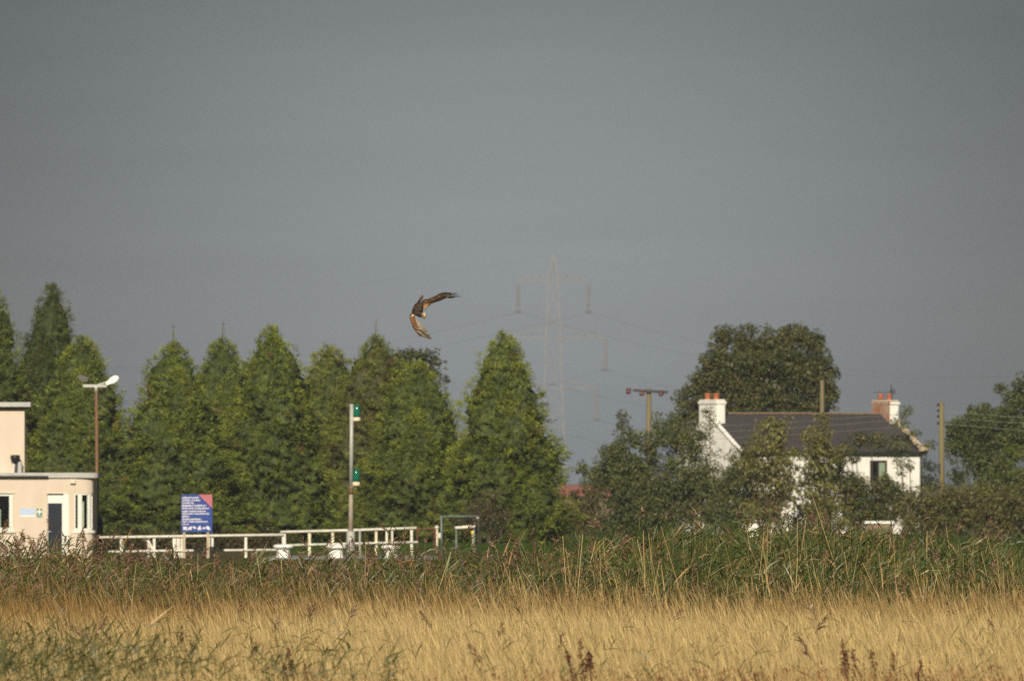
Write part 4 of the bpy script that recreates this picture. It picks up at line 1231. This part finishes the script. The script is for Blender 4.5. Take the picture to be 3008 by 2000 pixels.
front = np.clip((y-213)/10, 0, 1)
h = h*(.76+.24*front)-.38+r.normal(size=n)*.10+ch_r[ck]+.08*lf(x, y, .9, 1.)
right = np.clip((px-1550)/250, 0, 1)
sel = r.random(n) < .5
pa = reeds(x, y, h, r, 11, GR, 0.0, bias=.20*np.clip((900-px)/500, 0, 1)+.03)
# plumes mostly left of the middle, fewer on the right
mask = r.random(n) < np.where(px < 420, .17, .11)*(1-.7*right)
hp = h[mask]+r.uniform(.05, .42, int(mask.sum()))
hp += np.where(px[mask] < 280, r.uniform(0, .32, int(mask.sum())), 0)
pa += reeds(x[mask]+.05, y[mask]+.03, hp, r, 5, GR, 1.0, low=.55)
tag(mesh_np('reed_bed', pa, M['reed']), 'band of green reeds with brown plumes crossing the picture', 'reeds', kind='stuff')

# brown dead lower growth along the front of the reeds, denser on the left
r = np.random.default_rng(303)
n = 5200
x, y = frustum_xy(n, 203, 218, 2.0, r)
px = 1504+x/y*FPX
keep = r.random(n) < np.where(px < 1250, .95, .45)
x, y, px = x[keep], y[keep], px[keep]
n = len(x)
h = 1.50+.35*r.random(n)+.16*lf(x, y, .8, 3.)-.10*np.clip((px-900)/600, 0, 1)
DR_ = ((0.034, 0.046, 0.013), (0.105, 0.098, 0.028), (0.175, 0.098, 0.036))
tag(mesh_np('dead_reeds', reeds(x, y, h, r, 9, DR_, .04, leafL=(.2,.45), leafW=.015, stemcol=(0.24,0.15,0.055), low=.35), M['reed']), 'brown withered reeds in front of the green reeds', 'reeds', kind='stuff')

# tall pale bare stalks
r = np.random.default_rng(404)
n = 4300
x, y = frustum_xy(n, 203, 228, 1.5, r)
px = 1504+x/y*FPX
keep = r.random(n) < np.interp(px, [0, 900, 1500, 1800, 3008], [.25, .4, .7, .9, .9])*np.clip(.55+.6*lf(x, y*.4, 1.7, 6.), .12, 1)
x, y, px = x[keep], y[keep], px[keep]
n = len(x)
tall = r.random(n)**4.2
h = 1.50+.16*lf(x, y, 1.3, 2.)+.14*r.normal(size=n)+tall*np.interp(px, [0, 1500, 2000, 3008], [.55, .8, 1.4, 1.3])
d = unit(np.stack([-.10+.16*r.normal(size=n), .08*r.normal(size=n), np.ones(n)], 1))
pa = [ribbons(np.stack([x, y, np.zeros(n)], 1), d, h, r.uniform(.007, .0115, n), np.stack([.04*r.normal(size=n), np.zeros(n), np.zeros(n)], 1), S=3, prof=[1,.95,.85,.55], col=jit((0.50,0.36,0.155), n, .18, r), r=r)]
k = np.where(r.random(n) < .35)[0]
b = np.stack([x, y, np.zeros(n)], 1)[k]+d[k]*(h[k]*r.uniform(.6, .85, len(k)))[:,None]
az = r.uniform(0, 6.28, len(k))
pa.append(ribbons(b, unit(np.stack([np.cos(az)*.6, np.sin(az)*.4, np.ones(len(k))], 1)), r.uniform(.2, .4, len(k)), r.uniform(.007, .012, len(k)), np.tile([0.1,0,-.6], (len(k),1)), S=3, prof=[.6,1,.7,.05], col=jit((0.42,0.28,0.11), len(k), .2, r), r=r))
tag(mesh_np('pale_stalks', pa, M['straw']), 'tall bare pale stalks standing up through the reeds', 'reeds', kind='stuff')

# young green reeds in the near corner
r = np.random.default_rng(505)
n = 4400
x, y = frustum_xy(n, 112, 146, 1.0, r)
px = 1504+x/y*FPX
lim = np.interp(px, [-100, 0, 300, 480, 560, 700, 1000, 1130, 1250, 1900, 3100], [.60, .62, .62, .50, .20, .20, .22, .14, .06, .04, .03])
keep = r.random(n) < lim*np.clip((150-y)/30, .12, 1)
x, y, px = x[keep], y[keep], px[keep]
n = len(x)
ty = np.interp(px, [0, 250, 520, 600, 1050, 1200, 3100], [1930, 1925, 1945, 1968, 1950, 1980, 1985])
h = CAM_H+(HOR-ty)/FPX*122+.26*r.random(n)**1.6
GN = ((0.024, 0.040, 0.012), (0.076, 0.084, 0.022), (0.22, 0.140, 0.05))
tag(mesh_np('near_reeds', reeds(x, y, h, r, 8, GN, .0, leafL=(.14,.34), leafW=.0115, stemcol=(0.11,0.11,0.036), low=.6, wind=.1), M['reed']), 'green reed shoots growing up through the near dry grass', 'reeds', kind='stuff')
# scattered single green blades deeper in the field
r = np.random.default_rng(515)
n = 240
x, y = frustum_xy(n, 128, 185, 1.0, r)
tag(mesh_np('stray_reeds', reeds(x, y, 1.55+.18*r.random(n), r, 4, GN, .12, leafL=(.14,.3), leafW=.010, stemcol=(0.16,0.13,0.05), low=.72), M['reed']), 'odd green reed blades scattered over the golden field', 'reeds', kind='stuff')
# reddish seed heads along the bottom edge
r = np.random.default_rng(606)
n = 15000
x, y = frustum_xy(n, 117, 135, 1.0, r)
px = 1504+x/y*FPX
keep = r.random(n) < np.interp(px, [0, 700, 1000, 1500, 2000, 2500, 3008], [.06, .10, .10, .16, .6, 1, 1])*np.clip((134-y)/11, .05, 1)
x, y = x[keep], y[keep]
n = len(x)
h = 1.44+.20*r.random(n)**1.3
base = np.stack([x, y, np.zeros(n)], 1)
d = unit(np.stack([-.08+.10*r.normal(size=n), .08*r.normal(size=n), np.ones(n)], 1))
pa = [ribbons(base, d, h, np.full(n, .007), np.zeros((n,3)), S=2, col=jit((0.25,0.10,0.04), n, .2, r), r=r)]
K = 7
ii = np.repeat(np.arange(n), K)
s = np.tile((np.arange(K)+.5)/K, n)
b = base[ii]+d[ii]*(h[ii]*(.84+.16*s))[:,None]
pa.append(ribbons(b, unit(rdir(n*K, r)*.8+np.array([0,0,.8])), r.uniform(.03, .07, n*K), r.uniform(.012, .022, n*K), np.zeros((n*K,3)), S=2, prof=[.4,1,.3], col=jit((0.200,0.092,0.042), n*K, .28, r), r=r))
tag(mesh_np('red_seed_heads', pa, M['straw']), 'reddish brown seed heads along the near edge of the grass', 'weeds', kind='stuff')

# individual dock plants
def dock(seed, loc, label, hgt, wide):
    r = np.random.default_rng(seed)
    root = empty('dock_plant', loc, label, 'plant', 'rust brown dock plants in the dry grass')
    tops = [(0, hgt)]+[(r.uniform(-1, 1)*wide, hgt-r.uniform(.10, .30)) for k in range(4)]
    st = MB()
    pa = []
    for dx, hh in tops:
        p0, p1, p2 = Vector((0,0,.9)) if dx else Vector((0,0,0)), Vector((dx*.6, 0, hh*.8)), Vector((dx-.04, r.uniform(-.05,.05), hh))
        st.tube([p0, p1, p2], [.012, .009, .004], 5)
        n = 120
        t_ = r.uniform(.0, 1, n)
        q = np.array(p1)[None]*(1-t_[:,None])+np.array(p2)[None]*t_[:,None]
        q = q+r.normal(size=(n,3))*(.026*(1.15-t_[:,None]))
        pa.append(ribbons(q, unit(rdir(n, r)+np.array([0,0,.4])), r.uniform(.016, .034, n), r.uniform(.012, .022, n), np.zeros((n,3)), S=2, prof=[.4,1,.4], col=jit((0.135,0.060,0.032), n, .28, r), r=r))
    st.build('stem', M['rust'], root, local=True)
    o = mesh_np('seed_head', pa, M['straw'], root)
    o['kind'] = 'stuff'
    return root
for k, (px, py, D, lab, wd) in enumerate([
    (1703, 1868, 124, 'tall branched rust brown dock right of the middle of the dry field', .16),
    (2474, 1868, 126, 'dark dock leaning left, tallest of those on the right', .07),
    (2504, 1897, 125, 'dark dock close beside the tallest one on the right', .10),
    (2560, 1897, 126, 'short dark dock spike right of the close pair', .05),
    (2702, 1930, 122, 'reddish dock at the lower right near the bottom edge', .09),
    (2214, 1972, 119, 'reddish dock poking up at the bottom edge right of the middle', .10),
    (846, 1896, 124, 'slim red dock spike among the near green reeds', .05),
    (893, 1938, 122, 'second slim red dock spike lower among the green reeds', .05),
    (2620, 1905, 128, 'faint thin dock behind the short dark spike', .05)]):
    dock(900+k, (X(px, D)+.04, D, 0), lab, Z(py+10, D), wd*.8)

# ------------------------------------------------------------------ the hawk
DH = 240.0
def hp_(zx, zy, dy=0.0):
    p = at(1180+zx*.12114, 830+zy*.12114, DH)
    p.y += dy
    return p
bird_c = hp_(420, 640)
V, F_, C_ = [], [], []
def addv(vs, fs, cs):
    o = len(V)
    V.extend(Vector(v)-bird_c for v in vs)
    F_.extend(tuple(i+o for i in f) for f in fs)
    C_.extend(cs)
def loft(sections, cols, n=12):
    """sections: (centre, half-width vector, half-depth)"""
    vs, fs, cs = [], [], []
    for (c, hw, dd), col in zip(sections, cols):
        for k in range(n):
            a = 2*math.pi*k/n
            vs.append(c+hw*math.cos(a)+Vector((0, dd*math.sin(a), 0)))
            cl_ = col(a) if callable(col) else col
            mo = rs.uniform(.62, 1.4)
            cs.append(tuple(q*mo for q in cl_))
    for i in range(len(sections)-1):
        for k in range(n):
            k2 = (k+1) % n
            fs.append((i*n+k, i*n+k2, (i+1)*n+k2, (i+1)*n+k))
    fs.append(tuple(reversed(range(n))))
    fs.append(tuple((len(sections)-1)*n+k for k in range(n)))
    addv(vs, fs, cs)
def sec(x0, y0, x1, y1, dd, dy=0.0):
    a, b = hp_(x0, y0, dy), hp_(x1, y1, dy)
    return ((a+b)/2, (b-a)/2, dd)
DKB, MDB, RUF, CRM, BUF = (0.036,0.025,0.016), (0.062,0.040,0.023), (0.20,0.085,0.028), (0.45,0.33,0.165), (0.33,0.285,0.21)
# body: rump to head, bill at the lower right
loft([sec(345,500,430,485,.012), sec(315,530,500,478,.035,-.01), sec(278,590,522,520,.062,-.02), sec(256,650,525,610,.075,-.02), sec(246,705,520,680,.075,-.02), sec(262,760,510,730,.066,-.02),
      sec(345,800,520,735,.055,-.02), sec(400,828,560,720,.045,-.03), sec(440,845,590,725,.042,-.03), sec(475,855,602,775,.038,-.03), sec(510,868,595,825,.028,-.03), sec(535,876,570,858,.012,-.03)],
     [DKB, DKB, MDB, DKB, DKB, MDB, DKB, lambda a: CRM if math.cos(a) > .35 else DKB, lambda a: CRM if math.cos(a) > -.15 else MDB, lambda a: CRM if abs(math.cos(a)+.25) > .3 else DKB, CRM, BUF], 14)
loft([sec(536,864,566,858,.010,-.03), sec(538,880,560,876,.008,-.03), sec(540,892,548,890,.003,-.03)], [(0.03,0.03,0.03)]*3, 8)
# feathers: long flattened blades
def feather(a, b, w0, w1, col, col2=None, th=.004, bow=0.0):
    a, b = Vector(a), Vector(b)
    d = (b-a).normalized()
    s = d.cross(Vector((0,1,0))).normalized()
    L = (b-a).length
    vs, cs = [], []
    for q_, (t_, wk) in enumerate(((0,.55),(.2,.85),(.35,.97),(.5,1),(.65,1),(.8,.88),(.92,.6),(1,.12))):
        wd = (w0+(w1-w0)*t_)*wk/2
        c = a.lerp(b, t_)+s*bow*L*t_*(1-t_)*4
        cl = Vector(col).lerp(Vector(col2 or col), t_)*((1.12, .86)[q_ % 2] if q_ < 6 else .8)
        vs += [c-s*wd, c+Vector((0,-th,0)), c+s*wd, c+Vector((0,th,0))]
        cs += [tuple(cl*.55), tuple(cl), tuple(cl*.7), tuple(cl)]
    fs = []
    for i in range(7):
        for k in range(4):
            k2 = (k+1) % 4
            fs.append((i*4+k, i*4+k2, (i+1)*4+k2, (i+1)*4+k))
    fs += [(3,2,1,0), (28,29,30,31)]
    addv(vs, fs, cs)
# tail, folded, seen nearly edge on
for k, (ax, ay, bx, by, dy) in enumerate([(375,500,515,290,.02),(392,498,518,300,.0),(408,492,537,330,-.02),(420,490,520,352,-.03),(385,500,505,318,.03)]):
    feather(hp_(ax, ay, dy), hp_(bx, by, dy*2), .030, .024, MDB if k % 2 else DKB, (0.13,0.08,0.045) if k != 2 else (0.2,0.12,0.06))
# upper wing: a thick arm that thins into the hand
up_sec = [(470,470,560,675,.05,.0), (520,425,625,590,.045,.02), (570,398,690,548,.035,.05), (640,398,722,500,.028,.08), (720,358,800,472,.022,.12), (810,322,870,458,.018,.16), (900,266,945,438,.015,.2), (985,234,1010,402,.012,.24), (1065,228,1090,372,.010,.27), (1130,230,1150,362,.008,.29), (1180,240,1185,350,.005,.31)]
def upc(i):
    def f(a):
        lo = math.cos(a)
        if i < 2: return CRM if lo > .55 else (RUF if lo > .0 else DKB)
        if i < 4: return RUF if lo > .45 else MDB
        if i < 6: return (0.10,0.066,0.036) if lo > .5 else DKB
        return (0.085,0.070,0.050) if lo > .2 else DKB
    return f
loft([sec(*s[:5], s[5]) for s in up_sec], [upc(i) for i in range(len(up_sec))], 14)
for k in range(8):
    t_ = k/7
    feather(hp_(600+300*t_, 470-120*t_, .04+.15*t_), hp_(700+290*t_, 530-120*t_, .05+.17*t_), .045, .03, (0.085,0.055,0.032), (0.16,0.11,0.06))
for k in range(9):
    t_ = k/8
    feather(hp_(560+420*t_, 440-165*t_, -.005+.2*t_), hp_(660+400*t_, 505-165*t_, .0+.21*t_), .050, .034, (0.060,0.040,0.024) if k % 3 else RUF, (0.105,0.07,0.04))
for k in range(7):
    t_ = k/6
    feather(hp_(330+90*t_, 560+110*t_, -.09), hp_(430+60*t_, 500+170*t_, -.085), .045, .03, DKB, (0.10,0.06,0.033) if k % 2 else (0.07,0.045,0.026))
for k, (tx_, ty_) in enumerate([(1215,231),(1347,236),(1392,273),(1452,320),(1285,352)]):
    feather(hp_(1060, 262+k*22, .27), hp_(tx_, ty_, .36+.02*k), .026, .014, (0.06,0.055,0.045), (0.035,0.032,0.03), th=.003, bow=-.03)
# lower wing, pale beneath with rufous leading edge
lo_sec = [(235,735,370,800,.045,-.02), (198,790,330,795,.040,-.05), (192,850,305,850,.030,-.08), (212,930,330,930,.024,-.12), (240,1010,352,1000,.020,-.15), (272,1085,372,1060,.016,-.18), (300,1135,420,1090,.012,-.2)]
def loc_(i):
    def f(a):
        lo = math.cos(a)
        if i == 1: return CRM if abs(lo) < .6 and math.sin(a) < 0 else MDB
        if i < 2: return MDB
        return DKB if lo < -.75 else (RUF if lo < .45 else (0.075,0.045,0.026))
    return f
loft([sec(*s[:5], s[5]) for s in lo_sec], [loc_(i) for i in range(len(lo_sec))], 14)
for k in range(9):      # secondaries
    t_ = k/8
    a = hp_(262+60*t_, 880+190*t_, -.09-.1*t_)
    b = hp_(385+250*t_, 905+290*t_, -.10-.11*t_)
    feather(a, b, .050, .040, (0.30,0.22,0.14) if k % 2 else BUF, (0.40,0.345,0.26) if k < 6 else (0.30,0.24,0.17))
for k in range(9):      # primaries
    t_ = k/8
    a = hp_(300+45*t_, 1120-20*t_, -.2)
    tx_, ty_ = [(465,1322),(520,1325),(585,1355),(640,1372),(700,1392),(742,1386),(725,1350),(700,1300),(640,1205)][k]
    feather(a, hp_(tx_, ty_, -.22-.01*k), .036, .026, (0.20,0.135,0.08) if k < 3 else BUF, (0.07,0.048,0.032) if k in (0,1,4) else (0.20,0.15,0.09), bow=.02)
for k in range(8):      # coverts over the feather roots
    t_ = k/7
    feather(hp_(235+60*t_, 850+240*t_, -.11-.1*t_), hp_(330+80*t_, 885+265*t_, -.12-.1*t_), .05, .035, RUF if k % 2 else (0.11,0.055,0.028), (0.16,0.085,0.04))
feather(hp_(215, 832, -.10), hp_(325, 792, -.08), .016, .014, CRM, CRM)
me = bpy.data.meshes.new('hawk')
me.from_pydata([tuple(v) for v in V], [], F_)
a = me.color_attributes.new('tint', 'FLOAT_COLOR', 'POINT')
rgba = np.ones((len(V), 4), np.float32)
rgba[:, :3] = np.array(C_, np.float32)
a.data.foreach_set('color', rgba.ravel())
me.materials.append(M['feather'])
me.shade_smooth()
me.update()
hk = bpy.data.objects.new('hawk', me)
hk.location = bird_c
COL.objects.link(hk)
tag(hk, 'brown hawk with cream head banking steeply in the air', 'bird')
